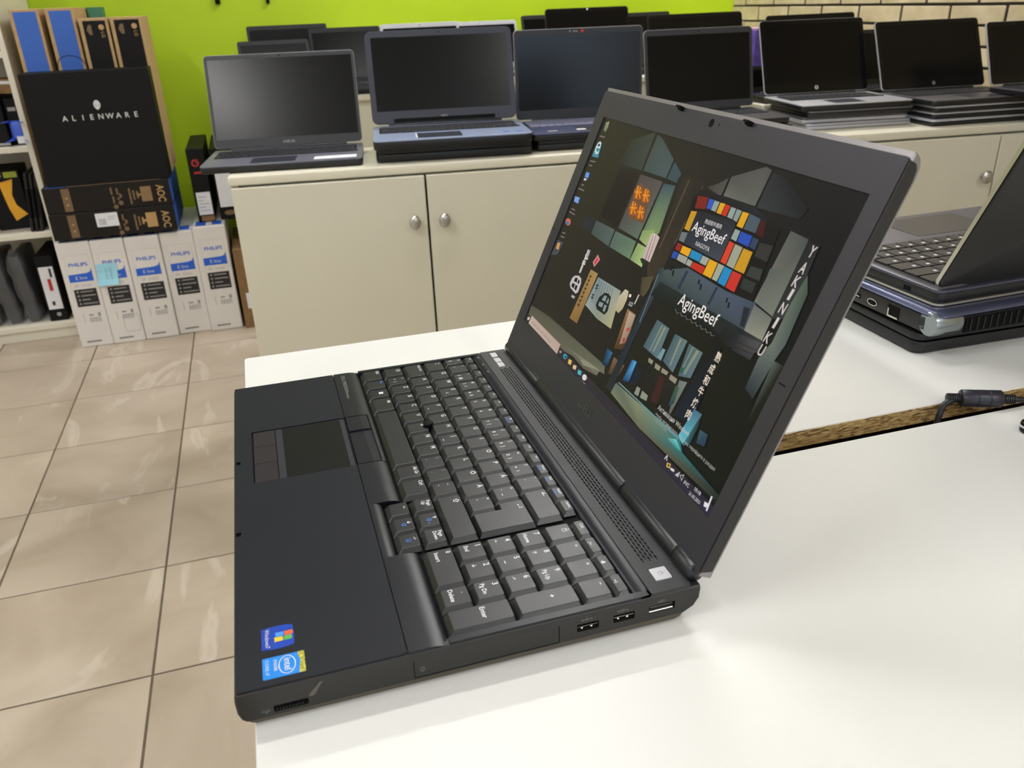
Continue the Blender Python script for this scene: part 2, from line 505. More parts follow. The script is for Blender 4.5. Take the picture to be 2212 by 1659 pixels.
# ------------------------------------------------------------------ ceiling lamps
for k, (x, y, lx, ly, st) in enumerate(CEILING_LAMPS):
    t = thing('ceiling_light', 'long fluorescent ceiling light above the %s, out of the picture' % ('left end of the shelves', 'rear row of laptops', 'worktop with the front row', 'tiled aisle', 'left corner behind the viewer', 'right corner behind the viewer')[k], 'ceiling light', (x, y, CEIL_Z - 0.06), 0, 'fluorescent ceiling lights')
    MB().box(-lx / 2 - 0.03, lx / 2 + 0.03, -ly / 2 - 0.03, ly / 2 + 0.03, 0.012, 0.06).build('housing', M_PLASTER, t)
    MB().box(-lx / 2, lx / 2, -ly / 2, ly / 2, 0.0, 0.012).build('diffuser', lamp_material(st), t)

# ------------------------------------------------------------------ tables in front
TZ = 0.7495
def desk(label, x0, x1, y0, y1, raw_y):
    t = thing('display_table', label, 'table', ((x0 + x1) / 2, (y0 + y1) / 2, 0), 0)
    cx, cy = (x0 + x1) / 2, (y0 + y1) / 2
    top = MB().slab(rrect(x0 - cx, x1 - cx, y0 - cy, y1 - cy, 0.003, 2), TZ - 0.016, TZ, 0.0006, 0.0006, 1)
    top.build('table_top', M_TABLE, t)
    if raw_y is not None:
        s = -1 if raw_y == y0 else 1
        ya, yb = sorted((raw_y - cy, raw_y - cy + s * 0.0006))
        MB().box(x0 - cx + 0.003, x1 - cx - 0.003, ya, yb, TZ - 0.0156, TZ - 0.0006).build('raw_edge', M_CHIP, t)
    for sx in (x0 + 0.05, x1 - 0.066):
        MB().box(sx - cx, sx - cx + 0.016, y0 - cy + 0.03, y1 - cy - 0.03, 0, TZ - 0.016).build('side_panel', M_CREAM, t)
    if raw_y is not None: MB().box(x0 + 0.066 - cx, x1 - 0.066 - cx, y0 - cy + 0.012, y0 - cy + 0.032, TZ - 0.056, TZ - 0.016).build('shade_strip', M_BLACK, t)  # black strip added under the board, painted stand-in for the shadow in the gap
    MB().box(x0 + 0.066 - cx, x1 - 0.066 - cx, y1 - cy - 0.05, y1 - cy - 0.034, TZ - 0.30, TZ - 0.016).build('shade_panel', M_CREAM, t)  # unseen panel added to keep light out from under the table
    return t
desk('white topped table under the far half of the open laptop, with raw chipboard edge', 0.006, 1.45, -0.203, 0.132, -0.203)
desk('white topped table nearest the viewer, under the near half of the open laptop', 0.006, 1.45, -1.25, -0.231, None)

# ------------------------------------------------------------------ cabinet row
CA = R(-6.3)
CEX = Vector((math.cos(CA), math.sin(CA), 0)); CEY = Vector((-math.sin(CA), math.cos(CA), 0))
CO = Vector((-0.022, 1.262, 0))
def cpos(s, d, z=0.0):
    p = CO + CEX * s + CEY * d
    return (p.x, p.y, z)
CW_Z = 0.741
wt = MB().slab(rrect(0.0, 2.235, 0.0, 0.30, 0.006, 3), CW_Z - 0.021, CW_Z, 0.004, 0.004, 3)
o = wt.build('worktop', M_CREAM_EDGE, None, 40, cpos(0, 0), (0, 0, CA))
tag(o, 'long cream worktop on the cabinet row, carrying the front row of laptops', 'worktop')
def knob(parent, x, z):
    b = MB().lathe([(0.001, 0.0), (0.006, 0.0), (0.006, 0.002), (0.0045, 0.006), (0.005, 0.014), (0.008, 0.0165), (0.0135, 0.0185), (0.0155, 0.0215), (0.0145, 0.0245), (0.010, 0.027), (0.004, 0.028), (0.0005, 0.0282)], 20)
    b.xf(Matrix.Translation((x, -0.018, z)) @ Matrix.Rotation(R(90), 4, 'X') @ Matrix.Diagonal((0.92, 1.12, 1, 1)))
    return b.build('knob', M_CHROME, parent, 50)
def cabinet(label, s0, s1, doors):
    t = thing('cabinet', label, 'cabinet', cpos(s0, 0.012), CA)
    w = s1 - s0
    body = MB()
    body.box(0, 0.016, 0.0, 0.27, 0.0, CW_Z - 0.022).box(w - 0.016, w, 0.0, 0.27, 0, CW_Z - 0.022)
    body.box(0.016, w - 0.016, 0.26, 0.27, 0, CW_Z - 0.022).box(0.016, w - 0.016, 0.03, 0.26, 0.06, 0.076)
    body.box(0.016, w - 0.016, 0.02, 0.26, CW_Z - 0.040, CW_Z - 0.022).box(0.016, w - 0.016, 0.02, 0.036, 0, 0.06)
    body.build('carcass', M_CREAM, t)
    for a, b, kx in doors:
        d = MB().rbox(a - s0, b - s0, -0.018, -0.001, 0.07, CW_Z - 0.0255, 0.0015, 1).build('door', M_CREAM, t)
        if kx is not None:
            knob(d, kx - s0, 0.612)
cabinet('cream two door cabinet with oval silver knobs, below the leftmost laptops', 0.004, 0.884, [(0.005, 0.4395, 0.409), (0.4445, 0.8830, 0.479)])
cabinet('cream cabinet hidden for the most part behind the tilted screen', 0.888, 1.512, [(0.889, 1.198, 1.165), (1.202, 1.511, 1.236)])
cabinet('cream cabinet with a silver knob, right of the tilted screen', 1.516, 2.225, [(1.517, 1.9485, 1.915), (1.9525, 2.224, None)])
# counter behind the cabinet row
t = thing('back_counter', 'cream counter against the green wall, carrying the rear row of laptops', 'counter', (1.145, 2.64, 0))
MB().rbox(-1.10, 1.10, -0.33, 0.345, 0.778, 0.80, 0.003, 1).build('counter_top', M_CREAM_EDGE, t)
MB().box(-1.085, 1.085, -0.315, -0.297, 0, 0.778).build('front_panel', M_CREAM, t)
MB().box(-1.085, -1.067, -0.297, 0.33, 0, 0.778).build('side_panel', M_CREAM, t)
MB().box(1.067, 1.085, -0.297, 0.33, 0, 0.778).build('side_panel', M_CREAM, t)
# small dark pieces at the top of the green wall
for x, w, h in ((-0.0045, 0.019, 0.013), (0.1835, 0.013, 0.017)):
    b = MB().rbox(x - w / 2, x + w / 2, WY - 0.012, WY, 1.114 - h, 1.30, 0.002, 1)
    o = b.build('wall_letter', M_BLACK, None)
    tag(o, 'lower end of a black raised wall letter, %s one at the top edge' % ('left' if x < 0.1 else 'right'), 'wall letter', 'black wall letters')
# ------------------------------------------------------------------ the open laptop in front
H = 0.024
LP = thing('laptop', 'large open black laptop in the foreground, its screen lit with a night street picture', 'laptop', (0, 0, TZ), R(-90))
body_prof = [(0.0030, 0.0038), (0.2470, 0.0050), (0.2535, 0.0085), (0.2568, 0.0135), (0.2574, 0.0205), (0.2568, 0.0226), (0.2508, 0.0226), (0.0080, 0.0226), (0.0004, 0.0226), (-0.0006, 0.0213), (-0.0010, 0.0180), (-0.0008, 0.0105), (0.0006, 0.0060)]
b = MB()
low_prof = [(y, 0.0172 if 0.0079 < y < 0.2509 and z > 0.0225 else z) for y, z in body_prof]
b.loft([[(x, y, z) for y, z in inset(pf, d)] for x, d, pf in ((0, 0.0008, body_prof), (0.0008, 0, body_prof), (0.0036, 0, body_prof), (0.0036, 0, low_prof), (0.3724, 0, low_prof), (0.3724, 0, body_prof), (0.3752, 0, body_prof), (0.376, 0.0008, body_prof))], True, False)
BAY = (0.0890, 0.1708, 0.0058, 0.0178)
PORTS = [(0.1812, 0.1942, 0.0098, 0.0151), (0.2030, 0.2160, 0.0102, 0.0155), (0.2248, 0.2412, 0.0108, 0.0158)]
SWITCH = (0.0167, 0.0340, 0.0066, 0.0108)
side = MB().sheet(inset(body_prof, 0.0008), [rrect(*q, 0.0004, 1) for q in [BAY] + PORTS + [SWITCH]], 0.0, 0.006)
TOX = Matrix(((0, 0, 1, 0.376), (1, 0, 0, 0), (0, 1, 0, 0), (0, 0, 0, 1)))
side.xf(TOX)
b.add(side.v, side.f)
base = b.build('base', M_BODY, LP, 35)
def side_part(name, m, parent, poly, x0, x1, smooth=None):
    q = MB().slab(poly, x0, x1, 0.0002, 0.0, 1)
    q.xf(TOX)
    return q.build(name, m, parent, smooth)
def side_print(name, m, parent, mb):
    mb.xf(TOX)
    return mb.build(name, m, parent)
bay = side_part('drive_bay_door', M_BODY, base, rrect(BAY[0] + 0.0003, BAY[1] - 0.0003, BAY[2] + 0.0003, BAY[3] - 0.0003, 0.0004, 1), -0.003, -0.0001)
for q in PORTS[:2]:
    p = side_part('usb_port', M_BLACK, base, rrect(q[0], q[1], q[2], q[3], 0.0003, 1), -0.007, -0.0058)
    side_part('port_tongue', M_BLACKGLOSS, p, rect(q[0] + 0.0006, q[1] - 0.0006, q[2] + 0.0022, q[2] + 0.0032), -0.0058, -0.0006)
    for k in (0.0026, 0.0082):
        side_part('contact_spring', M_GOLDCHIP, p, rect(q[0] + k, q[0] + k + 0.0011, q[2] + 0.0012, q[2] + 0.0020), -0.004, -0.0008)
q = PORTS[2]
p = side_part('display_port', M_BLACK, base, rrect(q[0], q[1], q[2], q[3], 0.0003, 1), -0.007, -0.0058)
side_part('port_shell', M_GOLDCHIP, p, rect(q[0] + 0.0003, q[1] - 0.0012, q[2] + 0.0003, q[2] + 0.0009), -0.0058, -0.0003)
side_part('port_tongue', M_BLACKGLOSS, p, rect(q[0] + 0.001, q[1] - 0.001, q[2] + 0.0026, q[2] + 0.0034), -0.0058, -0.0008)
sw = side_part('wireless_switch', M_BLACK, base, rrect(SWITCH[0] + 0.0003, SWITCH[1] - 0.0003, SWITCH[2] + 0.0003, SWITCH[3] - 0.0003, 0.0003, 1), -0.004, -0.0016)
rib = MB()
for k in range(9): rib.slab(rect(SWITCH[0] + 0.001 + k * 0.0016, SWITCH[0] + 0.0018 + k * 0.0016, SWITCH[2] + 0.0004, SWITCH[2] + 0.0014), -0.0016, -0.0006)
rib.xf(TOX); rib.build('switch_ribs', M_BODY, sw)
ic = MB()
def bar2(mb, x0, y0, x1, y1, w, z=0.00006):
    dx, dy = x1 - x0, y1 - y0; l = math.hypot(dx, dy) or 1; nx, ny = -dy / l * w / 2, dx / l * w / 2
    mb.flat([(x0 - nx, y0 - ny), (x1 - nx, y1 - ny), (x1 + nx, y1 + ny), (x0 + nx, y0 + ny)], z)
def ring2(mb, cx, cy, r, w, z=0.00006, n=14, ry=None):
    ry = r if ry is None else ry
    o = circle(cx, cy, r, n, ry); i = circle(cx, cy, r - w, n, ry - w)
    for k in range(n):
        j = (k + 1) % n
        mb.flat([o[k], o[j], i[j], i[k]], z)
def usb_icon(mb, x, y, s=1.0):
    bar2(mb, x, y, x + 0.0050 * s, y, 0.00035); bar2(mb, x + 0.0012 * s, y, x + 0.0026 * s, y + 0.001 * s, 0.0003); bar2(mb, x + 0.0026 * s, y + 0.001 * s, x + 0.0036 * s, y + 0.001 * s, 0.0003)
    bar2(mb, x + 0.0018 * s, y, x + 0.003 * s, y - 0.0009 * s, 0.0003); mb.flat(circle(x, y, 0.0006 * s, 8), 0.00006)
    mb.flat([(x + 0.005 * s, y - 0.0006), (x + 0.0061 * s, y), (x + 0.005 * s, y + 0.0006)], 0.00006)
usb_icon(ic, 0.1842, 0.0176); usb_icon(ic, 0.2060, 0.0178)
ic.flat([(0.1916, 0.0172), (0.1922, 0.0178), (0.1918, 0.0179), (0.1926, 0.0186), (0.1920, 0.0180), (0.1924, 0.0179)], 0.00006)
ring2(ic, 0.2328, 0.0179, 0.0017, 0.0003, ry=0.0009); bar2(ic, 0.2300, 0.0185, 0.2300, 0.0173, 0.0003); bar2(ic, 0.2310, 0.0179, 0.2330, 0.0179, 0.0003)
ring2(ic, 0.0937, 0.0110, 0.0013, 0.0003, ry=0.0016); bar2(ic, 0.0937, 0.0096, 0.0937, 0.0124, 0.0003)
bar2(ic, 0.0129, 0.0066, 0.0129, 0.0084, 0.0004); ring2(ic, 0.0117, 0.0086, 0.0008, 0.0003); ring2(ic, 0.0141, 0.0086, 0.0008, 0.0003); bar2(ic, 0.0124, 0.0072, 0.0134, 0.0072, 0.0003)
side_print('port_icons', M_LEGEND_DIM, base, ic)
side_print('scuff_mark', mat('scuffed_glue_mark', (96, 90, 78), 0.55, var=0.15), base, MB().flat([(0.0345, 0.0118), (0.0360, 0.0112), (0.0378, 0.0122), (0.0395, 0.0152), (0.0418, 0.0184), (0.0424, 0.0196), (0.0408, 0.0192), (0.0388, 0.0168), (0.0360, 0.0142)], 0.0001))
under = MB()
under.extrude_x([(0.0070, 0.0008), (0.2420, 0.0008), (0.2460, 0.0022), (0.2480, 0.0050), (0.0030, 0.0046), (0.0042, 0.0020)], 0.0014, 0.3748, 0.0006)
under.build('bottom_cover', M_UNDER, LP, 40)
for x, y in ((0.03, 0.02), (0.345, 0.02), (0.03, 0.235), (0.345, 0.235)):
    MB().rbox(x - 0.02, x + 0.02, y - 0.004, y + 0.004, 0.0, 0.0012, 0.0004, 1).build('rubber_foot', M_BLACK, LP)

# palm rest and touchpad
b = MB().sheet(rrect(0.0004, 0.3756, 0.0003, 0.0868, 0.0016, 3), [rrect(0.0912, 0.1722, 0.0132, 0.0864, 0.0006, 1), rect(0.1368, 0.1412, 0.0014, 0.0044), rect(0.2322, 0.2368, 0.0012, 0.0042)], H, 0.0014)
palm = b.build('palm_rest', M_PALM, LP)
MB().box(0.0910, 0.1724, 0.0130, 0.0866, H - 0.0020, H - 0.0014).box(0.136, 0.142, 0.001, 0.005, H - 0.0030, H - 0.0014).box(0.2315, 0.2375, 0.001, 0.005, H - 0.003, H - 0.0014).build('touchpad_tray', M_BLACK, palm)
MB().slab(rect(0.0916, 0.1718, 0.0314, 0.0862), H - 0.0014, H - 0.0007, 0.0002, 0, 1).build('touchpad_surround', M_PADSTRIP, palm)
MB().slab(rect(0.0926, 0.1712, 0.0366, 0.0824), H - 0.0007, H - 0.00055).build('touchpad', M_PAD, palm)
for x0, x1 in ((0.0921, 0.1170), (0.1174, 0.1440), (0.1442, 0.1714)):
    MB().slab(rect(x0, x1, 0.0142, 0.0310), H - 0.0014, H - 0.0003, 0.0003, 0, 1).build('touchpad_button', M_BUTTON, palm)
for x in (0.0010, 0.3622):
    MB().slab(rect(x, x + 0.0130, 0.0836, 0.0862), H, H + 0.0003, 0.0002, 0, 1).build('palm_rest_tab', M_DECK, palm)

# keyboard deck
def ridge_prof(y0, yt, ye, top):
    pr = [(y0, H - 0.0052), (ye, H - 0.0052)]
    for i in range(7):
        a = PI / 2 * (1 - i / 6)
        pr.append((yt + (ye - yt) * math.sin(a), top - (top - (H - 0.0038)) * (1 - math.cos(a))))
    pr.append((y0, top))
    return pr
b = MB()
for x0, x1, y0, yt, ye, top in ((0.0004, 0.0909, 0.0873, 0.0985, 0.1096, H), (0.0909, 0.1716, 0.1056, 0.1058, 0.1096, H - 0.0008), (0.1716, 0.2283, 0.0873, 0.0985, 0.1096, H),
                                (0.2283, 0.2906, 0.0873, 0.0896, 0.0966, H), (0.2906, 0.3756, 0.0873, 0.0985, 0.1096, H)):
    b.extrude_x(ridge_prof(y0, yt, ye, top), x0, x1)
b.box(0.0004, 0.0046, 0.1096, 0.2257, H - 0.0052, H).box(0.3712, 0.3756, 0.1096, 0.2257, H - 0.0052, H)
pr = [(0.2172, H - 0.0052), (0.2257, H - 0.0052), (0.2257, H), (0.2246, H)]
for i in range(1, 7):
    a = PI / 2 * i / 6
    pr.append((0.2246 - 0.0074 * math.sin(a), H - 0.0036 * (1 - math.cos(a))))
b.extrude_x(pr, 0.0004, 0.3756)
deck = b.build('keyboard_deck', M_DECK, LP, 40)
MB().box(0.0006, 0.3754, 0.0874, 0.2256, H - 0.0062, H - 0.0040).build('key_well', M_BLACK, deck)
b = MB().box(0.0910, 0.1715, 0.0872, 0.1056, H - 0.005, H - 0.0025)
b.build('stick_button_tray', M_BLACK, deck)
for x0, x1, dz in ((0.0917, 0.1166, 0.0), (0.1170, 0.1436, 0.0012), (0.1440, 0.1706, 0.0)):
    q = MB()
    q.extrude_x([(0.0878, H - 0.0025), (0.1051, H - 0.0025), (0.1051, H - 0.0012 - dz * 0.3), (0.1035, H - 0.0003 - dz), (0.0990, H - dz), (0.0878, H - 0.0001 - dz)], x0, x1, 0.0002)
    q.build('stick_button', M_DECK, deck)
mk = MB().text('DELL PRECISION', 0.0063, 0.0936, width=0.0372, height=0.0030, z=H + 0.00008, bold=0.008)
mk.text('M4800', 0.0446, 0.0936, width=0.0112, height=0.0019, z=H + 0.00008, bold=0.008)
mk.build('model_lettering', M_LEGEND_DIM, deck)

# speaker strip with grille, power and volume buttons
GX0, GX1, GY0, GY1 = 0.0440, 0.3484, 0.2332, 0.2444
b = MB().sheet(rrect(0.0004, 0.3756, 0.2262, 0.2512, 0.0012, 2), [rect(GX0, GX1, GY0, GY1), rrect(0.3548, 0.3668, 0.2332, 0.2446, 0.0010, 2), rrect(0.0052, 0.0402, 0.2342, 0.2414, 0.0006, 1)], H + 0.0003, 0.003)
pitch = 0.0046
n = int((GX1 - GX0) / pitch)
pitch = (GX1 - GX0) / n
rows = [(GY0 + 0.0004 + k * 0.00212, k % 2) for k in range(5)]
def cell(mb, x0, x1, y0, y1, hx0, hx1, hy0, hy1, z, d):
    o = rect(x0, x1, y0, y1); h = rect(hx0, hx1, hy0, hy1)
    v = [(p[0], p[1], z) for p in o] + [(p[0], p[1], z) for p in h] + [(p[0], p[1], z - d) for p in h]
    f = []
    for i in range(4):
        j = (i + 1) % 4
        f.append((i, j, 4 + j, 4 + i)); f.append((4 + i, 4 + j, 8 + j, 8 + i))
    mb.add(v, f)
zg = H + 0.0003
ys = [GY0] + [GY0 + (GY1 - GY0) * (k + 1) / 5 for k in range(5)]
for k in range(5):
    y0, y1 = ys[k], ys[k + 1]
    ph = 0.0 if k % 2 == 0 else pitch / 2
    edges = [GX0] + [GX0 + ph + j * pitch for j in range(n + 1) if GX0 + ph + j * pitch > GX0 + 1e-6 and GX0 + ph + j * pitch < GX1 - 1e-6] + [GX1]
    for j in range(len(edges) - 1):
        xa, xb = edges[j], edges[j + 1]
        if xb - xa < pitch * 0.9:
            b.flat(rect(xa, xb, y0, y1), zg); continue
        xm = xa + pitch * 0.68
        cell(b, xa, xm, y0, y1, xa + 0.0003, xm - 0.0005, y0 + 0.0005, y1 - 0.0005, zg, 0.0016)
        cell(b, xm, xb, y0, y1, xm + 0.0001, xb - 0.0004, y0 + 0.0007, y1 - 0.0007, zg, 0.0016)
strip = b.build('speaker_strip', M_STRIP, LP)
MB().box(0.003, 0.373, 0.2275, 0.2500, H - 0.0032, H - 0.0014).build('speaker_mesh', M_BLACK, strip)
for x0, x1 in ((0.0056, 0.0164), (0.0188, 0.0288), (0.0300, 0.0398)):
    MB().slab(rrect(x0, x1, 0.2347, 0.2409, 0.0004, 1), H - 0.0014, H + 0.0005, 0.0003, 0, 1).build('volume_button', M_SILVERBTN, strip)
pb = MB().slab(rrect(0.3552, 0.3664, 0.2336, 0.2442, 0.0008, 2), H - 0.0014, H + 0.0007, 0.0004, 0, 2).build('power_button', M_SILVERBTN, strip)
q = MB(); ring2(q, 0.3608, 0.2389, 0.0016, 0.0003, H + 0.00078, 16); bar2(q, 0.3608, 0.2391, 0.3608, 0.2407, 0.0003, H + 0.0008)
q.build('power_symbol', M_LEGEND_DIM, pb)
q = MB()
for x in (0.0102, 0.0276, 0.0450):
    ring2(q, x, 0.2226, 0.0010, 0.0003, H - 0.0001, 10); bar2(q, x + 0.0014, 0.2226, x + 0.0022, 0.2226, 0.0005, H - 0.0001)
q.build('status_symbols', M_LEGEND, deck)

# hinge barrel
for x0, x1, rr in ((0.0030, 0.0945, 0.0056), (0.0955, 0.2745, 0.0058), (0.2755, 0.3505, 0.0056), (0.3512, 0.3712, 0.0060)):
    q = MB().lathe([(rr - 0.0012, x0), (rr - 0.0003, x0 + 0.0004), (rr, x0 + 0.0012), (rr, x1 - 0.0012), (rr - 0.0003, x1 - 0.0004), (rr - 0.0012, x1)], 24, Matrix(((0, 0, 1, 0), (1, 0, 0, 0.2562), (0, 1, 0, H + 0.0032), (0, 0, 0, 1))))
    q.build('hinge_barrel', M_HINGE, LP, 50)

# keys
KEYZ = H - 0.0038
_KEYS = {}
def key_mesh(w, d, h):
    k = (round(w, 4), round(d, 4), round(h, 4))
    if k in _KEYS: return _KEYS[k]
    g = 0.00035
    x0, x1, y0, y1 = -w / 2 + g, w / 2 - g, -d / 2 + g, d / 2 - g
    L, Rr, F, B = 0.0009, 0.0025, 0.0027, 0.0006
    b = MB()
    loops = []
    for z, (a, c, e, f2), r in ((0, (0, 0, 0, 0), 0.0005), (0.0011, (0, 0, 0, 0), 0.0005), (h - 0.00028, (L, Rr, F, B), 0.0009), (h - 0.00008, (L + 0.00015, Rr + 0.00015, F + 0.00015, B + 0.00015), 0.0009), (h, (L + 0.0004, Rr + 0.0004, F + 0.0004, B + 0.0004), 0.0008)):
        loops.append([(x, y, z) for x, y in rrect(x0 + a, x1 - c, y0 + e, y1 - f2, r, 2)])
    b.loft(loops, False, True)
    me = bpy.data.meshes.new('key'); me.from_pydata(b.v, [], b.f); me.materials.append(M_KEY)
    _KEYS[k] = me
    return me
def legends(key, w, d, h, specs, dz=0.00006):
    """specs: (text, x mm from left of the cap top, y mm from its back edge to the text's top, cap height mm, blue?)"""
    for blue in (False, True):
        q = MB()
        for s in specs:
            if bool(s[4] if len(s) > 4 else False) != blue: continue
            x = -w / 2 + 0.00035 + 0.0011 + s[1] / 1000; hh = s[3] / 1000; y = d / 2 - 0.0010 - s[2] / 1000 - hh
            if s[0] == '#win':
                for i in (0, 1):
                    for j in (0, 1):
                        q.flat(rect(x + i * hh * 0.56, x + i * hh * 0.56 + hh * 0.5, y + j * hh * 0.54, y + j * hh * 0.54 + hh * 0.48), h + dz)
            elif s[0] == '#lock':
                ring2(q, x + 0.0015, y + 0.0032, 0.0012, 0.0003, h + dz, 12)
                for a in ((0, 0, 3, 0), (3, 0, 3, 2.6), (3, 2.6, 0, 2.6), (0, 2.6, 0, 0), (1.5, 0.8, 1.5, 1.8)):
                    bar2(q, x + a[0] / 1000, y + a[1] / 1000, x + a[2] / 1000, y + a[3] / 1000, 0.0003, h + dz)
            elif s[0] == '#sun':
                ring2(q, x + 0.0016, y + 0.0016, 0.0012, 0.0004, h + dz, 12)
                for i in range(8):
                    a = 2 * PI * i / 8
                    bar2(q, x + 0.0016 + 0.0013 * math.cos(a), y + 0.0016 + 0.0013 * math.sin(a), x + 0.0016 + 0.0019 * math.cos(a), y + 0.0016 + 0.0019 * math.sin(a), 0.0004, h + dz)
            elif s[0] == '#lampkey':
                for a in ((0, 0, 2.4, 0), (2.4, 0, 2.4, 1.2), (2.4, 1.2, 0, 1.2), (0, 1.2, 0, 0)): bar2(q, x + a[0] / 1000, y + a[1] / 1000, x + a[2] / 1000, y + a[3] / 1000, 0.00035, h + dz)
                for i in range(5):
                    a = PI * (0.1 + 0.2 * i)
                    bar2(q, x + 0.0012 + 0.0012 * math.cos(a), y + 0.0016 + 0.0009 * math.sin(a), x + 0.0012 + 0.0022 * math.cos(a), y + 0.0016 + 0.0019 * math.sin(a), 0.0003, h + dz)
            elif s[0] == '#led':
                q.flat(circle(x, y, 0.0004, 8), h + dz)
            elif s[0] == '#tri':
                q.flat([(x, y), (x + hh, y), (x + hh / 2, y + hh)], h + dz)
            elif s[0] == '#bump':
                q.flat(rect(x, x + 0.0026, y, y + 0.0005), h + dz)
            else:
                q.text(s[0], x, y, height=hh, z=h + dz, bold=0.010)
        if q.v:
            q.build('blue_legend' if blue else 'legend', M_LEGEND_BLUE if blue else M_LEGEND, key)
def key(u0, u1, v0, v1, specs, h=0.0042):
    w, d = u1 - u0, v1 - v0
    o = link('key', key_mesh(w, d, h), LP, ((u0 + u1) / 2, (v0 + v1) / 2, KEYZ))
    legends(o, w, d, h, specs)
    return o
VR = [0.1103, 0.1297, 0.1490, 0.1681, 0.1873, 0.2066, 0.2168]
L1 = lambda c: [(c, 3.0, 0.8, 3.7)]
def two(a, bq, c=None):
    s = [(bq, 2.2, 0.9, 2.9), (a, 2.2, 8.6, 2.9)]
    if c: s.append((c, 8.0, 8.6, 2.7))
    return s
# front row
for u0, u1, sp in ((0.0052, 0.0288, [('Ctrl', 1.2, 0.9, 2.8)]), (0.0288, 0.0478, [('Fn', 2.0, 0.9, 2.8, 1)]), (0.0478, 0.0665, [('#win', 5.0, 4.2, 3.6)]), (0.0665, 0.0935, [('Alt', 5.0, 0.9, 2.8)]),
                   (0.0935, 0.1865, []), (0.1865, 0.2066, [('Alt Gr', 2.0, 0.9, 2.8)]), (0.2066, 0.2300, [('Ctrl', 2.0, 0.9, 2.8)])):
    key(u0, u1, VR[0], VR[1], sp)
# Z row
key(0.0058, 0.0268, VR[1], VR[2], [('⇧', 4.0, 1.2, 3.6)])
xs = 0.0268
for sp in [[('>', 3.0, 1.0, 2.4), ('<', 3.0, 8.0, 2.4), ('|', 9.0, 8.0, 2.4)]] + [L1(c) for c in 'ZXCVBNM'] + [two(',', ';'), two('.', ':'), two('-', '_')]:
    key(xs, xs + 0.01905, VR[1], VR[2], sp); xs += 0.01905
key(xs, 0.2885, VR[1], VR[2], [('⇧', 4.0, 1.6, 3.8)])
# A row
key(0.0058, 0.0352, VR[2], VR[3], [('Caps Lock', 1.8, 0.9, 2.2), ('#led', 24.5, 4.6, 0.5)])
xs = 0.0352
for c in 'ASDFGHJKLÖÄ':
    key(xs, xs + 0.01905, VR[2], VR[3], L1(c) + ([('#bump', 6.0, 11.6, 0.5)] if c in 'FJ' else [])); xs += 0.01905
key(xs, xs + 0.01905, VR[2], VR[3], two("'", '*')); xa = xs + 0.01905
# Q row
key(0.0058, 0.0282, VR[3], VR[4], [('⇤', 3.0, 1.2, 2.4), ('⇥', 3.0, 4.2, 2.4)])
xs = 0.0282
for c in ['Q', 'W', 'E', 'R', 'T', 'Y', 'U', 'I', 'O', 'P', 'Å']:
    key(xs, xs + 0.01905, VR[3], VR[4], L1(c) + ([('€', 8.2, 8.3, 2.4)] if c == 'E' else [])); xs += 0.01905
key(xs, xs + 0.01905, VR[3], VR[4], two('¨', '^', '~')); xq = xs + 0.01905
# enter key: two rows, stepped
def enter_key():
    g = 0.00035; x1 = 0.2885 - g
    lo = [(xa + g, VR[2] + g), (x1, VR[2] + g), (x1, VR[4] - g), (xq + g, VR[4] - g), (xq + g, VR[3] + g), (xa + g, VR[3] + g)]
    hi = [(xa + g + 0.0009, VR[2] + g + 0.0022), (x1 - 0.002, VR[2] + g + 0.0022), (x1 - 0.002, VR[4] - g - 0.0006), (xq + g + 0.0009, VR[4] - g - 0.0006), (xq + g + 0.0009, VR[3] + g + 0.0022), (xa + g + 0.0009, VR[3] + g + 0.0022)]
    cx, cy = (xa + 0.2885) / 2, (VR[2] + VR[4]) / 2
    b = MB().loft([[(x - cx, y - cy, z) for x, y in l] for l, z in ((lo, 0), (lo, 0.0011), (hi, 0.0040), (inset(hi, 0.0003), 0.0042))], False, True)
    o = b.build('key', M_KEY, LP, None, (cx, cy, KEYZ))
    q = MB().text('↵', xq + 0.006 - cx, VR[4] - 0.0070 - cy, height=0.0040, z=0.00426)
    q.build('legend', M_LEGEND, o)
enter_key()
# digit row
key(0.0058, 0.0215, VR[4], VR[5], two('§', '½'))
xs = 0.0215
for a, bq, c in (('1', '!', None), ('2', '"', '@'), ('3', '#', '£'), ('4', '¤', '$'), ('5', '%', None), ('6', '&', None), ('7', '/', '{'), ('8', '(', '['), ('9', ')', ']'), ('0', '=', '}'), ('+', '?', '\\'), ('´', '`', None)):
    key(xs, xs + 0.01905, VR[4], VR[5], two(a, bq, c)); xs += 0.01905
key(xs, 0.2868, VR[4], VR[5], [('←', 3.0, 1.0, 4.2)])
# function row
key(0.0060, 0.0226, VR[5], VR[6], [('Esc', 3.0, 0.6, 1.8)], 0.0040)
xs = 0.0226; fp = (0.2169 - 0.0226) / 12
for k in range(1, 13):
    key(xs, xs + fp, VR[5], VR[6], [('F%d' % k, 4.0, 0.6, 1.8)] + ([('CRT/LCD', 2.4, 3.8, 1.4, 1)] if k == 8 else []), 0.0040); xs += fp
for nm, bl in (('Home', 'ScrLk'), ('End', 'Pause'), ('Insert', 'PrtScr'), ('Delete', None)):
    key(xs, xs + 0.0168, VR[5], VR[6], [(nm, 2.2, 0.6, 1.9)] + ([(bl, 2.0, 3.6, 1.7, 1)] if bl else []), 0.0040); xs += 0.0168
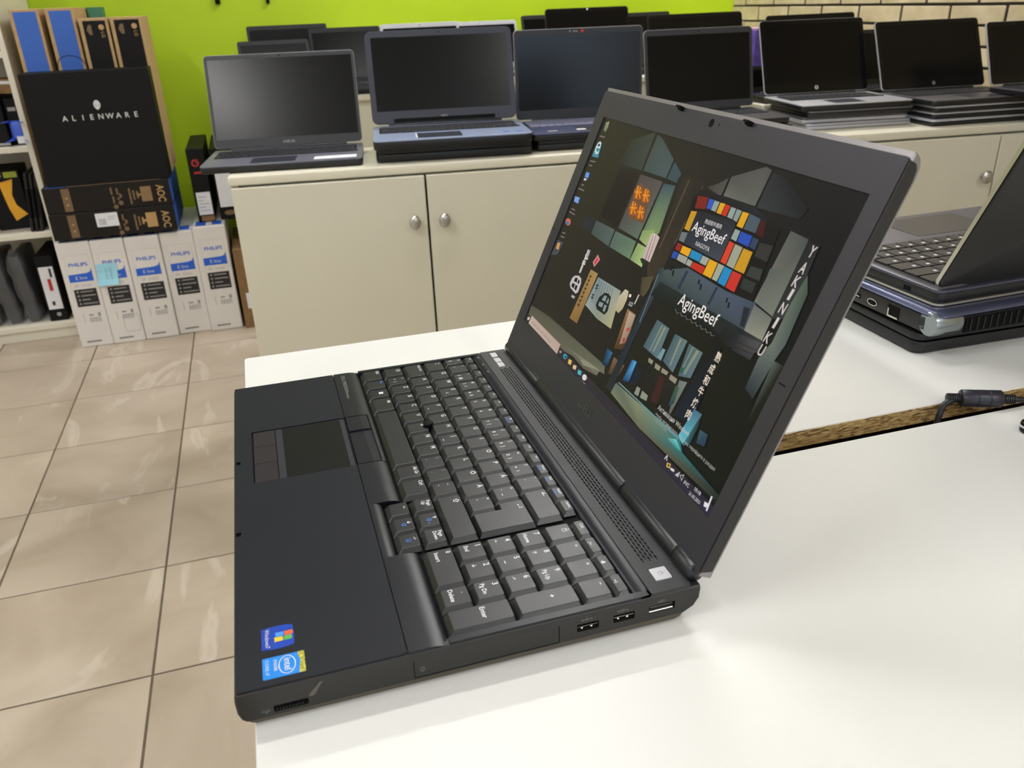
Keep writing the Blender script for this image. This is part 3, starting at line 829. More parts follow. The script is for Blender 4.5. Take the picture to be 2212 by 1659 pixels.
# arrow block
ua = [0.2325, 0.2511, 0.2697, 0.2885]
for k, (c, s) in enumerate((('←', None), ('↓', '#sun'), ('→', '#lampkey'))):
    key(ua[k], ua[k + 1], 0.0968, 0.1128, [(c, 4.6, 1.0, 2.8)] + ([(s, 6.0, 5.6, 2.0, 1)] if s else []), 0.0040)
for k, sp in enumerate(([('Page', 3.0, 0.8, 2.6), ('Up', 3.0, 4.2, 2.6)], [('↑', 4.6, 0.8, 2.8), ('#sun', 6.0, 5.4, 2.0, 1), ('#tri', 11.0, 6.0, 1.2, 1)], [('Page', 3.0, 0.8, 2.6), ('Down', 3.0, 4.2, 2.6)])):
    key(ua[k], ua[k + 1], 0.1134, 0.1294, sp, 0.0040)
# number pad
un = [0.2932, 0.3125, 0.3317, 0.3510, 0.3706]
nk = lambda a, bq: [(a, 3.0, 0.9, 3.5)] + ([(bq, 2.0, 8.8, 2.7)] if bq else [])
key(un[0], un[2], VR[0], VR[1], [('0', 3.0, 0.9, 3.0), ('Insert', 2.6, 8.4, 2.8)])
key(un[2], un[3], VR[0], VR[1], [('.', 5.0, 0.9, 3.0), ('Delete', 1.2, 8.4, 2.8)])
key(un[3], un[4], VR[0], VR[2], [('Enter', 2.0, 14.0, 3.0)])
for r_, row in enumerate(((('1', 'End'), ('2', '↓'), ('3', 'Pg Dn')), (('4', '←'), ('5', '#bump'), ('6', '→')), (('7', 'Home'), ('8', '↑'), ('9', 'Pg Up')))):
    for k, (a, bq) in enumerate(row):
        sp = nk(a, bq) if bq != '#bump' else [(a, 3.0, 0.9, 3.5), ('#bump', 5.0, 10.5, 0.5)]
        key(un[k], un[k + 1], VR[1 + r_], VR[2 + r_], sp)
key(un[3], un[4], VR[2], VR[4], [('+', 5.0, 12.0, 3.2)])
for k, sp in enumerate(([('#lock', 5.0, 2.0, 3.6)], [('÷', 4.0, 1.5, 3.0)], [('×', 4.0, 1.5, 3.0)], [('−', 4.0, 1.5, 3.0)])):
    key(un[k], un[k + 1], VR[4], VR[5], sp)
for k, sp in enumerate(([('Calc', 3.0, 1.0, 2.2)], [('|◂◂', 4.6, 3.0, 2.0)], [('▸❙❙', 4.6, 3.0, 2.0)], [('▸▸|', 4.6, 3.0, 2.0)])):
    key(un[k], un[k + 1], VR[5], VR[6], sp, 0.0040)
# pointing stick
b = MB().lathe([(0.0045, 0.0), (0.0048, 0.0002), (0.0050, 0.0003), (0.0030, 0.0004), (0.0030, 0.0015), (0.0042, 0.0020), (0.0042, 0.0026), (0.0036, 0.0031), (0.0012, 0.0033), (0.0002, 0.0033)], 18)
b.build('pointing_stick', M_BLACK, LP, 50, (0.1292, 0.1492, H - 0.0006))

# stickers on the palm rest
zs = H + 0.00012
b = MB()
outl = [(0.3326, 0.0139), (0.3490, 0.0139), (0.3498, 0.0180), (0.3500, 0.0225), (0.3497, 0.0270), (0.3486, 0.0306), (0.3408, 0.0310), (0.3330, 0.0306), (0.3319, 0.0270), (0.3316, 0.0225), (0.3318, 0.0180)]
st = b.slab(outl, H, zs).build('logo_sticker', mat('sticker_deep_blue', (24, 62, 160), 0.3, var=0.15, scale=160), LP)
MB().text('Windows7', 0.3332, 0.0158, width=0.0150, z=zs + 0.00004).build('sticker_text', M_PRINTWHITE, st)
for dx, dy, c, nm in ((0, 0.0042, (70, 140, 225), 'flag_blue'), (0.0038, 0.0036, (240, 190, 40), 'flag_yellow'), (0, 0.0090, (226, 96, 40), 'flag_red'), (0.0038, 0.0084, (90, 170, 70), 'flag_green')):
    x, y = 0.3372 + dx, 0.0168 + dy
    MB().flat([(x, y), (x + 0.0018, y + 0.0004), (x + 0.0034, y), (x + 0.0034, y + 0.0044), (x + 0.0018, y + 0.0048), (x, y + 0.0044)], zs + 0.00004).build('flag_pane', mat(nm, c, 0.35, var=0.1), st)
st = MB().slab(rrect(0.3556, 0.3712, 0.0138, 0.0352, 0.0007, 2), H, zs).build('processor_sticker', mat('sticker_light_blue', (30, 128, 214), 0.3, var=0.06, scale=160), LP)
q = MB().text('CORE i7', 0.3572, 0.0153, width=0.0112, height=0.0017, z=zs + 0.00004).text('inside', 0.3580, 0.0195, width=0.0082, z=zs + 0.00004)
q.text('intel', 0.3586, 0.0248, width=0.0088, z=zs + 0.00004, bold=0.01)
ring2(q, 0.3632, 0.0262, 0.0068, 0.0005, zs + 0.00004, 24, 0.0044)
q.build('sticker_text', M_PRINTWHITE, st)
MB().flat([(0.3556, 0.0322), (0.3580, 0.0318), (0.3620, 0.0330), (0.3712, 0.0318), (0.3712, 0.0352), (0.3556, 0.0352)], zs + 0.00004).build('hologram_strip', mat('hologram_foil', (220, 200, 90), 0.25, 0.5, var=0.6, scale=700), st)

# lid, built in its own plane: x along the hinge, y up the lid, z out of the screen
TH = R(66.14)
b = MB().extrude_x([(0.0012, -0.0085), (0.2400, -0.0085), (0.2458, -0.0076), (0.2492, -0.0052), (0.2507, -0.0022), (0.2509, 0.0), (0.0012, 0.0)], 0.0, 0.3764, 0.0009)
lid = b.build('lid', M_LIDSHELL, LP, 30, (0, 0.2549, H + 0.0037), (TH, 0, 0))
D0, D1, S0, S1 = 0.0180, 0.3625, 0.0325, 0.2262
b = MB().sheet(rrect(0.0005, 0.3759, 0.0016, 0.2478, 0.0022, 3), [rect(D0, D1, S0, S1)], 0.0016, 0.0016)
b.build('bezel', M_BEZEL, lid)
sd = MB().slab([(0.006, -0.0066), (0.238, -0.0066), (0.2440, -0.0056), (0.2462, -0.0036), (0.2466, 0.0012), (0.004, 0.0012)], 0.3764, 0.3768, 0.0003, 0, 1)
sd.xf(Matrix(((0, 0, 1, 0), (1, 0, 0, 0), (0, 1, 0, 0), (0, 0, 0, 1)))).build('lid_side_band', mat('lid_side_dark', (30, 29, 26), 0.45), lid)  # darker plate laid over the lid's near side face
SCREEN_POLYS = [  # outlines, and lettering positions below, traced in image pixels then rectified to display millimetres
 ([(0,0),(344.5,0),(344.5,193.7),(0,193.7)],[(44,40,34),(9,10,14),(16,15,17),(44,42,27)]),
 ([(0,15.6),(43.7,20.3),(167.7,23.2),(171.5,17.7),(85.2,5.1),(2.2,5)],[(86,82,68),(70,68,58),(96,98,82),(110,110,92),(100,96,80),(98,94,80)]),
 ([(87.7,10.4),(127.6,14.2),(163.8,17.4),(162.2,12.3),(138.8,8.3)],[(100,98,84),(130,132,112),(120,120,104),(100,100,86),(90,88,76)]),
 ([(127.9,12),(142.1,15.6),(163.8,17.4),(136.7,10.4)],[(140,140,118)]),
 ([(64.8,182.6),(98.8,193.7),(101.1,163.9),(58.7,162)],[(48,50,38),(60,66,56),(58,66,60),(40,42,38)]),
 ([(103.6,192.4),(113.1,190.4),(141.4,179.1),(141.5,164.9),(103.9,164)],[(66,74,70),(68,76,74),(66,80,82),(70,88,88),(64,76,72)]),
 ([(144.3,177.6),(159.7,171.6),(158.1,164.4),(143.3,164.8)],[(58,76,84)]),
 ([(63.7,158.8),(98.6,160.5),(99.3,116.6),(63.8,118.3)],[(36,30,26),(34,26,24),(30,24,22),(28,24,22)]),
 ([(102.7,160.8),(139.3,161.7),(137.8,116.6),(102.1,116.9)],[(78,68,66),(88,80,76),(96,110,96),(80,80,76)]),
 ([(141.7,160.9),(158.6,162.4),(164,128.1),(153.6,116.9),(140.7,117.4)],[(60,80,88),(66,86,92),(120,140,92),(136,160,100),(112,134,96)]),
 ([(35.9,111.5),(57.4,113.9),(59.1,102.4),(39.9,101.5)],[(40,42,48)]),
 ([(60.4,113.1),(97.8,114.3),(98.4,100.3),(60.4,101.6)],[(72,82,80),(84,98,92),(80,96,88),(66,76,74)]),
 ([(100.1,113.7),(137.3,114.7),(138.8,100.7),(100.4,100.4)],[(88,106,96),(98,122,100),(110,134,100),(84,100,90)]),
 ([(139.9,124.2),(157.1,128.4),(153.6,115.4),(140.4,117)],[(130,150,98),(150,172,106),(160,182,112),(138,160,104)]),
 ([(140.9,114.4),(154.8,114.4),(160.4,100.4),(139.6,100.6)],[(140,164,104),(164,186,116),(176,198,128),(130,152,104)]),
 ([(107.1,155.3),(128.2,151),(131.4,143.5),(137.3,129),(112.7,127.6),(104.9,131.9),(105.4,144.8)],[(112,78,54),(112,74,50),(116,74,46),(110,74,52),(118,78,48),(110,76,52),(120,80,50)]),
 ([(102.1,148.4),(107.2,153.2),(115.6,151),(118.1,143.2),(107.3,141.8)],[(150,86,34)]),
 ([(116,148.6),(120.8,153.3),(128.9,151.2),(131.4,143.5),(121,142.1)],[(150,86,34)]),
 ([(104.8,136.2),(109.9,141.1),(118.3,139),(120.8,131.1),(110,129.5)],[(150,86,34)]),
 ([(118.5,135.7),(123.3,140.5),(131.5,138.5),(134,130.8),(123.5,129.2)],[(150,86,34)]),
 ([(104.8,152.1),(107.1,152.5),(111.9,143.2),(109.1,142.9)],[(232,140,34)]),
 ([(104.7,147.7),(115.1,149.4),(115.7,148.3),(105,146.5)],[(236,150,40)]),
 ([(109.3,147.6),(111.4,148.1),(117.9,144.7),(116.1,143.9)],[(226,130,30)]),
 ([(109.9,151.9),(111.7,151.9),(111.5,149.3),(109.9,149.4)],[(236,150,44)]),
 ([(118.5,152.2),(120.7,152.6),(125.4,143.4),(122.7,143.2)],[(232,140,34)]),
 ([(118.5,147.9),(128.5,149.5),(129,148.5),(118.8,146.7)],[(236,150,40)]),
 ([(122.9,147.7),(124.9,148.3),(131.1,145),(129.4,144.1)],[(226,130,30)]),
 ([(123.4,152),(125.2,152),(124.9,149.5),(123.5,149.5)],[(236,150,44)]),
 ([(107.5,139.9),(109.7,140.3),(114.6,131),(111.8,130.7)],[(232,140,34)]),
 ([(107.4,135.4),(117.8,137.3),(118.4,136.3),(107.7,134.3)],[(236,150,40)]),
 ([(112,135.4),(114.1,136),(120.5,132.7),(118.8,131.8)],[(226,130,30)]),
 ([(112.6,139.7),(114.4,139.8),(114.1,137.2),(112.6,137.2)],[(236,150,44)]),
 ([(121.1,139.4),(123.2,139.8),(127.9,130.6),(125.2,130.4)],[(232,140,34)]),
 ([(121,135),(131,136.8),(131.6,135.8),(121.3,133.9)],[(236,150,40)]),
 ([(125.5,134.9),(127.5,135.6),(133.7,132.3),(132,131.4)],[(226,130,30)]),
 ([(125.9,139.2),(127.7,139.3),(127.5,136.7),(126,136.7)],[(236,150,44)]),
 ([(163.9,169.2),(171.4,171.7),(193.7,172.8),(194.1,157.5),(188.9,105.7),(178.3,90.8),(167.2,103.2),(168.5,124.3)],[(40,34,28),(44,38,30),(34,30,26),(38,34,28),(48,40,32),(62,52,40),(64,52,38),(52,44,34)]),
 ([(172.7,169.5),(173.9,169.5),(173.6,118.6),(172.3,118.5)],[(92,80,64)]),
 ([(192.4,169),(193.8,168.9),(190,126.1),(188.5,126)],[(74,68,56)]),
 ([(153.9,124.3),(157.1,126),(161.6,126.4),(167.2,125.4),(168.1,106.2),(162.5,105.5),(154.9,105.5)],[(196,180,168),(214,198,186),(214,198,188),(196,176,168),(206,188,180),(200,182,176),(184,170,160)]),
 ([(157.3,125),(158,125.1),(161.5,106),(160.6,106)],[(120,70,70)]),
 ([(160.9,125.9),(161.5,126),(165,107),(164.2,107)],[(120,70,70)]),
 ([(153.2,105.2),(156,106.5),(168.4,106.6),(165.5,103.7),(157.9,102.9)],[(38,42,32)]),
 ([(66.4,88.5),(71.4,89.8),(72.8,85.7),(68.4,84.5)],[(176,168,168)]),
 ([(65.6,84.5),(72.1,85.5),(72.7,81.2),(67.8,80.4)],[(176,168,168)]),
 ([(65.4,79.2),(71.8,80.2),(71.8,76.4),(66.4,75.3)],[(176,168,168)]),
 ([(66.7,75),(70.7,75.7),(70.6,69.2),(67.3,68.7)],[(176,168,168)]),
 ([(66.8,89),(67.8,89.3),(69.4,68.5),(68,68.3)],[(232,226,226)]),
 ([(66.5,81.8),(74,82.7),(74.1,82.2),(66.4,81)],[(232,226,226)]),
 ([(67,76.6),(72.4,77.7),(72.5,77.1),(66.9,75.9)],[(232,226,226)]),
 ([(62.3,64.1),(69.7,66.3),(75.8,65.5),(78.9,61.9),(79.7,54.5),(76.5,52),(63.5,53.2),(59,55.7),(59.3,61.3)],[(196,190,190)]),
 ([(64.5,62.9),(69.1,64.1),(70.8,60.5),(64.8,59.7)],[(30,24,24)]),
 ([(71.8,63.9),(75,63),(75.5,60.2),(72.2,60.4)],[(30,24,24)]),
 ([(63.7,57.9),(69,58.4),(69.3,54.3),(63.2,55.1)],[(30,24,24)]),
 ([(70.3,58.1),(74.7,58.7),(75.3,54.3),(71.1,54.5)],[(30,24,24)]),
 ([(70.5,49.3),(77.6,50),(77.9,47.8),(71.3,47.2)],[(170,164,164)]),
 ([(87.1,90.2),(94.4,87.6),(89.7,79.9),(83.8,82.4)],[(200,128,128)]),
 ([(88.6,87.8),(91.4,87.1),(89,82.1),(86.7,82.9)],[(196,60,70)]),
 ([(85.7,76.7),(100.3,77.3),(99.6,32.9),(83.5,32.3)],[(158,126,76),(170,136,84),(128,98,52),(140,108,60)]),
 ([(87.6,72),(92.4,72.6),(92,71.9),(87.6,71.3)],[(40,30,22)]),
 ([(89.7,72.8),(90.9,73),(90.6,70.1),(89.2,70)],[(40,30,22)]),
 ([(87.5,68.4),(92.3,69),(92,68.3),(87.5,67.7)],[(40,30,22)]),
 ([(89.6,69.2),(90.8,69.4),(90.5,66.5),(89.2,66.4)],[(40,30,22)]),
 ([(87.4,64.8),(92.3,65.4),(91.9,64.7),(87.5,64.1)],[(40,30,22)]),
 ([(89.6,65.6),(90.8,65.8),(90.4,62.9),(89.1,62.8)],[(40,30,22)]),
 ([(87.4,61.2),(92.2,61.8),(91.9,61.1),(87.4,60.4)],[(40,30,22)]),
 ([(89.5,62),(90.7,62.2),(90.4,59.3),(89,59.1)],[(40,30,22)]),
 ([(87.3,57.5),(92.2,58.2),(91.8,57.5),(87.3,56.8)],[(40,30,22)]),
 ([(89.4,58.4),(90.7,58.6),(90.3,55.6),(89,55.5)],[(40,30,22)]),
 ([(87.3,53.9),(92.1,54.6),(91.8,53.8),(87.3,53.1)],[(40,30,22)]),
 ([(89.4,54.7),(90.6,55),(90.3,52),(88.9,51.9)],[(40,30,22)]),
 ([(87.2,50.2),(92.1,50.9),(91.7,50.2),(87.2,49.5)],[(40,30,22)]),
 ([(89.3,51.1),(90.6,51.3),(90.2,48.3),(88.9,48.2)],[(40,30,22)]),
 ([(87.1,46.5),(92,47.3),(91.6,46.5),(87.1,45.8)],[(40,30,22)]),
 ([(89.3,47.4),(90.5,47.7),(90.2,44.7),(88.8,44.5)],[(40,30,22)]),
 ([(103,75.2),(145.8,76.9),(149.4,65.7),(154.6,48.6),(127.8,47.5),(100.8,50.1)],[(120,140,146),(150,156,146),(168,168,140),(176,168,122),(140,146,130),(150,164,160)]),
 ([(107,74.2),(108.1,74.2),(109.9,55.3),(108.7,55.2)],[(96,112,118)]),
 ([(111.4,74.3),(112.4,74.3),(114.9,55.5),(113.8,55.4)],[(96,112,118)]),
 ([(115.7,74.4),(116.7,74.4),(119.9,55.7),(118.7,55.6)],[(96,112,118)]),
 ([(119.9,74.5),(120.9,74.5),(124.8,55.9),(123.7,55.8)],[(96,112,118)]),
 ([(124.1,74.5),(125.1,74.6),(129.6,56.1),(128.5,56)],[(96,112,118)]),
 ([(128.2,74.6),(129.2,74.6),(134.4,56.3),(133.3,56.2)],[(96,112,118)]),
 ([(132.3,74.7),(133.3,74.7),(139.1,56.5),(138,56.4)],[(96,112,118)]),
 ([(123.1,68),(129.9,69.5),(135.7,68.1),(139.3,58),(136.7,53.9),(122,53.5),(117.4,55.6),(117.7,62.3)],[(26,32,36)]),
 ([(124.7,66.4),(129,67),(129.9,62.7),(123.2,61.9)],[(136,150,146)]),
 ([(132,66.9),(134.4,65.6),(135.1,62.3),(131.6,62.6)],[(136,150,146)]),
 ([(121,59.8),(128.3,60.9),(128.5,57.2),(121.5,56.6)],[(136,150,146)]),
 ([(130.5,60.4),(134.7,61.1),(135.1,55.5),(131.6,55.7)],[(136,150,146)]),
 ([(104.5,69),(109.7,70.1),(109.7,69.3),(104.8,68.4)],[(30,34,36)]),
 ([(106.4,69.9),(107.6,70.1),(108.6,65.5),(107.3,65.4)],[(30,34,36)]),
 ([(105.6,66.9),(110.5,67.8),(110.5,67.1),(105.5,66.3)],[(30,34,36)]),
 ([(103.9,60.7),(109.1,61.8),(109.1,61.1),(104.1,60.1)],[(30,34,36)]),
 ([(105.8,61.7),(106.9,61.9),(108,57.2),(106.7,57.1)],[(30,34,36)]),
 ([(104.9,58.6),(109.9,59.6),(109.9,58.9),(104.8,57.9)],[(30,34,36)]),
 ([(151.1,80.1),(157,80.2),(159.3,74.5),(159,66.8),(155.9,62),(150.1,62.4),(148.4,66.7),(146.9,73.2)],[(196,186,158),(200,190,160),(196,184,150),(184,172,136),(176,164,126),(176,164,128),(188,176,146),(196,186,160)]),
 ([(159.6,79),(162.9,79.4),(163.4,77.2),(160.1,76.8)],[(230,222,206)]),
 ([(164.5,74.5),(170.2,75.3),(170.3,72),(164.4,71.4)],[(150,150,146)]),
 ([(165.9,74.1),(167.2,74.2),(167.2,72.9),(165.9,72.7)],[(30,26,26)]),
 ([(168.3,74.3),(169.2,74.5),(169.4,73.1),(168.1,72.9)],[(30,26,26)]),
 ([(172,82.6),(173.4,82.7),(172.8,74.9),(171.5,74.8)],[(220,210,200)]),
 ([(165.7,69.1),(180,69.3),(185.6,43),(170.4,38.4)],[(150,112,70),(120,90,60),(70,46,32),(80,54,34)]),
 ([(169.4,68.3),(179.9,68.6),(181.9,47.7),(175.3,43.8)],[(190,168,146),(170,146,128),(150,116,104),(164,134,112)]),
 ([(176.1,57.1),(180,59.2),(179.2,56.2),(176.4,54.5)],[(190,70,74)]),
 ([(176.4,49.7),(180.1,50.4),(180.9,47.3),(177.1,46.6)],[(170,70,70)]),
 ([(161.1,35.1),(171.2,35.2),(171.6,24.1),(163.8,22.3)],[(30,60,96),(50,110,150),(24,40,60),(20,30,46)]),
 ([(175.3,33.4),(193.9,34.1),(192.1,25.1),(177.1,20.1)],[(120,92,68),(100,80,62),(64,52,44),(70,56,46)]),
 ([(167,94.4),(181.3,99.6),(182.1,89.8),(179.9,83.2),(173.1,83)],[(72,64,44),(86,78,56),(96,88,66),(84,74,52),(60,52,38)]),
 ([(182.8,106.7),(190.1,108.8),(193.8,92.4),(190.6,51.9),(191.6,11.6),(181.9,11.2),(182.1,43.5),(184.6,81.3),(185.8,93.1)],[(40,50,56),(60,74,78),(46,56,66),(36,46,58),(34,40,44),(40,44,46),(30,38,48),(34,42,52),(38,48,56)]),
 ([(185.5,102.7),(186.8,102.7),(189.5,66.5),(188.2,66.4)],[(96,112,118)]),
 ([(220.6,180.5),(251.1,192.3),(257.9,191.3),(257.3,168.6),(220.9,167.7)],[(80,78,74),(84,82,78),(76,74,72),(96,98,90),(104,104,94)]),
 ([(198.6,169.2),(209.2,173.6),(218.2,179.2),(218.5,166.4)],[(60,54,50),(74,68,62),(80,76,70),(82,80,76)]),
 ([(259.5,190.9),(276.1,188.9),(304.4,177.4),(301.3,170.3),(259.6,168.1)],[(36,36,40),(26,26,30),(22,22,26),(30,32,36),(52,56,58)]),
 ([(191.8,166.3),(217.9,167.4),(258,167.8),(275.6,164),(275.4,161.1),(190.2,157)],[(26,22,24),(30,30,34),(34,36,42),(28,30,36),(24,24,28),(24,20,20)]),
 ([(187.2,161.4),(275.1,162.4),(289.3,161.6),(295,118.1),(276.2,117.4),(192.4,116.1),(192.7,138.4)],[(20,16,16)]),
 ([(192.6,161.9),(205.4,163.3),(208,155.7),(195.1,153.5)],[(120,34,24)]),
 ([(207,162.8),(213.2,163.2),(214.2,156.7),(208.5,156.4)],[(52,88,186)]),
 ([(213.8,163),(220,163.2),(220.2,156.6),(214.4,156.5)],[(146,160,152)]),
 ([(221.1,163.1),(227,163.5),(227.1,156.4),(221.5,156.3)],[(222,164,34)]),
 ([(227.7,163.3),(233.2,163.4),(233.3,156.4),(227.8,156.3)],[(200,50,34)]),
 ([(234.4,163.1),(240.2,163.2),(240.8,156.4),(234.8,156.4)],[(146,162,154)]),
 ([(241.3,163.2),(247.1,163.1),(246.7,155.8),(241.8,156.4)],[(138,152,146)]),
 ([(248.1,163),(254.9,163.4),(255.1,153.7),(248.4,153.7)],[(222,164,30)]),
 ([(255.9,163.4),(268.1,162.9),(269.2,154.1),(256.5,153.7)],[(74,88,98)]),
 ([(268.4,162.4),(274.3,162.2),(277.6,153.5),(270.3,153.8)],[(64,20,18)]),
 ([(192.5,151.1),(200.2,152.2),(200.5,138.2),(193.2,138.5)],[(200,148,34)]),
 ([(191.9,135.8),(199.7,137.1),(200,129.9),(192.8,129.9)],[(108,118,118)]),
 ([(248.5,151.8),(254.2,151.8),(254.9,145.1),(248.3,145.4)],[(148,162,154)]),
 ([(255.2,151.8),(267.7,151.9),(268.6,145.1),(256.1,145.4)],[(40,78,176)]),
 ([(268.9,151.6),(275.3,151.4),(275.5,145),(269.5,145.6)],[(48,66,92)]),
 ([(248.2,143.7),(254.2,143.5),(255,129.8),(248.4,129.9)],[(214,68,40)]),
 ([(255.2,143.5),(263.7,143.5),(264.4,129.7),(256,129.8)],[(158,162,142)]),
 ([(264.9,143.3),(274.8,143.5),(276,130),(265,129.6)],[(200,150,30)]),
 ([(193.1,128.1),(199.6,128.2),(199.6,123.3),(193.1,123.2)],[(146,40,36)]),
 ([(200.5,127.9),(212.2,128.5),(212.2,123.1),(200.6,123)],[(232,168,32)]),
 ([(212.9,128.4),(226.8,128.6),(227.1,123.6),(213.4,123.1)],[(40,136,186)]),
 ([(192.3,122),(199.3,122.3),(199.1,117.6),(192.8,117.1)],[(44,78,166)]),
 ([(200.2,122),(212.2,122.5),(212.7,117.8),(200.3,117.7)],[(158,160,148)]),
 ([(227.5,128.3),(236,128.5),(235.5,123.4),(227.7,123.2)],[(162,166,152)]),
 ([(213.3,121.9),(219.6,121.8),(219.5,117.9),(213.2,117.9)],[(160,164,150)]),
 ([(220.3,121.7),(235.6,122.5),(235.9,117.6),(220.2,117.8)],[(192,46,32)]),
 ([(236.7,128.3),(246.5,128.5),(246.8,118),(236.4,117.8)],[(228,166,32)]),
 ([(247.5,128.5),(254.4,128.7),(254,118.1),(247.9,118)],[(162,168,148)]),
 ([(254.9,128.6),(263.8,128.6),(263.8,117.7),(255.2,117.9)],[(36,136,190)]),
 ([(264.4,128.5),(274.6,128.8),(275.1,117.6),(264.8,117.8)],[(200,50,40)]),
 ([(277.5,150.3),(290.4,151.5),(291.1,141.8),(277.9,141.9)],[(50,50,46)]),
 ([(279.1,135.8),(291,137.1),(292.3,130.3),(278.5,129.7)],[(54,58,54)]),
 ([(277.7,127.8),(290.4,128.4),(291.2,122.2),(278.6,121.5)],[(46,50,48)]),
 ([(203.1,153.4),(244.5,156.1),(247.2,153.4),(247.5,129.7),(200.7,129.7),(199.7,152.1)],[(30,32,38),(34,36,42),(42,46,52),(66,72,82),(46,52,60),(34,38,44)]),
 ([(298.9,162.9),(316,162.2),(317.1,120.2),(296.4,118.5)],[(88,92,86),(74,76,74),(126,128,112),(116,116,104)]),
 ([(191,107.4),(217.7,116.7),(266.5,115.8),(299.1,118.4),(299.6,101.1),(192.3,98.7)],[(70,84,80),(76,86,96),(76,86,104),(64,74,90),(62,70,82),(52,64,70)]),
 ([(216.7,114.5),(220.1,114.8),(219.1,101.5),(215.6,101.2)],[(46,54,70)]),
 ([(255.7,115.2),(258.1,115.3),(257.3,103.1),(254.7,103)],[(40,46,66)]),
 ([(197.2,112.4),(199.2,112.8),(200.4,109.4),(198.4,109.1)],[(18,18,20)]),
 ([(201.5,110.5),(203.8,110.7),(205.3,106.9),(203,106.7)],[(18,18,20)]),
 ([(234.8,113.5),(236.6,113.9),(237.7,110.7),(236,110.5)],[(18,18,20)]),
 ([(238.7,111.8),(240.7,112),(242.1,108.4),(240.1,108.2)],[(18,18,20)]),
 ([(270.6,112.5),(272.2,112.9),(273.2,109.9),(271.7,109.6)],[(18,18,20)]),
 ([(274.1,110.9),(275.9,111),(277.2,107.7),(275.4,107.5)],[(18,18,20)]),
 ([(297.8,117.3),(317.4,115.4),(318,101.2),(299.6,101.1)],[(104,108,104),(112,114,106),(150,150,130),(136,138,124)]),
 ([(314.5,143.9),(317.8,116.2),(299.1,118.4),(296.6,139.4)],[(96,100,92),(118,122,110),(108,112,104),(90,94,90)]),
 ([(289.8,113.3),(296,114),(298.3,102.6),(293.9,102.4)],[(34,38,46)]),
 ([(192,99),(299.4,101.3),(319.6,101.9),(319.2,94.4),(295.4,91.9),(278,89.6),(187.7,87.2)],[(34,42,42),(26,34,38),(60,62,64),(70,66,68),(34,34,38),(16,18,22),(24,28,30)]),
 ([(280.1,96),(297.3,98.2),(298,88.8),(282.1,87.6)],[(26,28,32),(34,36,40),(36,36,42),(20,22,26)]),
 ([(297.3,98.2),(317.6,100.4),(316.2,88.5),(296.6,87.5)],[(44,46,50),(82,78,80),(58,56,60),(36,36,42)]),
 ([(297.7,93.5),(317.1,95.6),(317.2,95.3),(297.7,93.1)],[(22,22,26)]),
 ([(297.2,90.3),(316.8,92.5),(316.8,92.2),(297.3,89.9)],[(22,22,26)]),
 ([(296.8,87),(316.4,89.4),(316.5,89.1),(296.8,86.7)],[(22,22,26)]),
 ([(296.4,83.8),(316.1,86.3),(316.1,85.9),(296.4,83.5)],[(22,22,26)]),
 ([(224.1,88.8),(224.7,89.2),(227.7,87.4),(230.9,88.5),(231.1,88.3),(227.6,86.9)],[(120,116,112)]),
 ([(231.1,88.9),(231.7,89.2),(234.6,87.5),(237.7,88.6),(237.9,88.4),(234.5,87)],[(120,116,112)]),
 ([(238,89),(238.5,89.3),(241.4,87.6),(244.4,88.7),(244.6,88.4),(241.3,87.1)],[(120,116,112)]),
 ([(244.7,89.1),(245.2,89.4),(248,87.7),(251,88.8),(251.2,88.5),(247.9,87.2)],[(120,116,112)]),
 ([(251.2,89.1),(251.8,89.5),(254.5,87.8),(257.4,88.8),(257.6,88.6),(254.4,87.3)],[(120,116,112)]),
 ([(257.6,89.2),(258.2,89.6),(260.9,87.9),(263.7,88.9),(263.9,88.7),(260.8,87.4)],[(120,116,112)]),
 ([(263.9,89.3),(264.4,89.6),(267.1,88),(269.9,89),(270.1,88.8),(267,87.5)],[(120,116,112)]),
 ([(270.1,89.4),(270.6,89.7),(273.2,88.1),(275.9,89.1),(276.1,88.9),(273.1,87.6)],[(120,116,112)]),
 ([(209.2,75.9),(227.3,75.7),(228.8,53.8),(206.5,54.3)],[(74,96,104),(100,122,122),(92,116,124),(70,92,102)]),
 ([(236.1,75.1),(252.3,76.2),(252.1,53.2),(236.1,55.2)],[(74,96,104),(100,122,122),(92,116,124),(70,92,102)]),
 ([(255.1,75.4),(272.5,75.9),(272,57.9),(258.8,53.8)],[(74,96,104),(100,122,122),(92,116,124),(70,92,102)]),
 ([(220.7,74.5),(223,74.5),(222.2,55.9),(219.5,55.7)],[(150,150,118),(146,148,122),(120,134,128),(120,136,130)]),
 ([(217.2,74.4),(218.4,74.4),(216.9,54.7),(215.4,54.5)],[(150,150,118),(146,148,122),(120,134,128),(120,136,130)]),
 ([(243.8,74.5),(245.7,74.6),(246.9,55.7),(244.7,55.6)],[(150,150,118),(146,148,122),(120,134,128),(120,136,130)]),
 ([(265.6,75),(268.3,75),(265.5,57.4),(262.6,56.9)],[(150,150,118),(146,148,122),(120,134,128),(120,136,130)]),
 ([(260.1,75.1),(261.2,75.1),(260.5,56.8),(259.2,56.6)],[(150,150,118),(146,148,122),(120,134,128),(120,136,130)]),
 ([(229.4,62),(233.6,62.4),(233.9,54.3),(228.3,54.4)],[(120,150,160)]),
 ([(258.4,60.1),(261.4,60.6),(262,56.6),(258.4,56.7)],[(30,96,80)]),
 ([(218.4,51.2),(263.8,52.9),(267.4,32.2),(219.4,26.2)],[(30,28,30),(36,32,32),(26,20,24),(24,22,24)]),
 ([(218.9,50.6),(225.8,51),(225.7,48.1),(220.4,48)],[(146,140,118)]),
 ([(229.2,50.8),(236.7,51.1),(237,48),(230.4,47.6)],[(146,140,118)]),
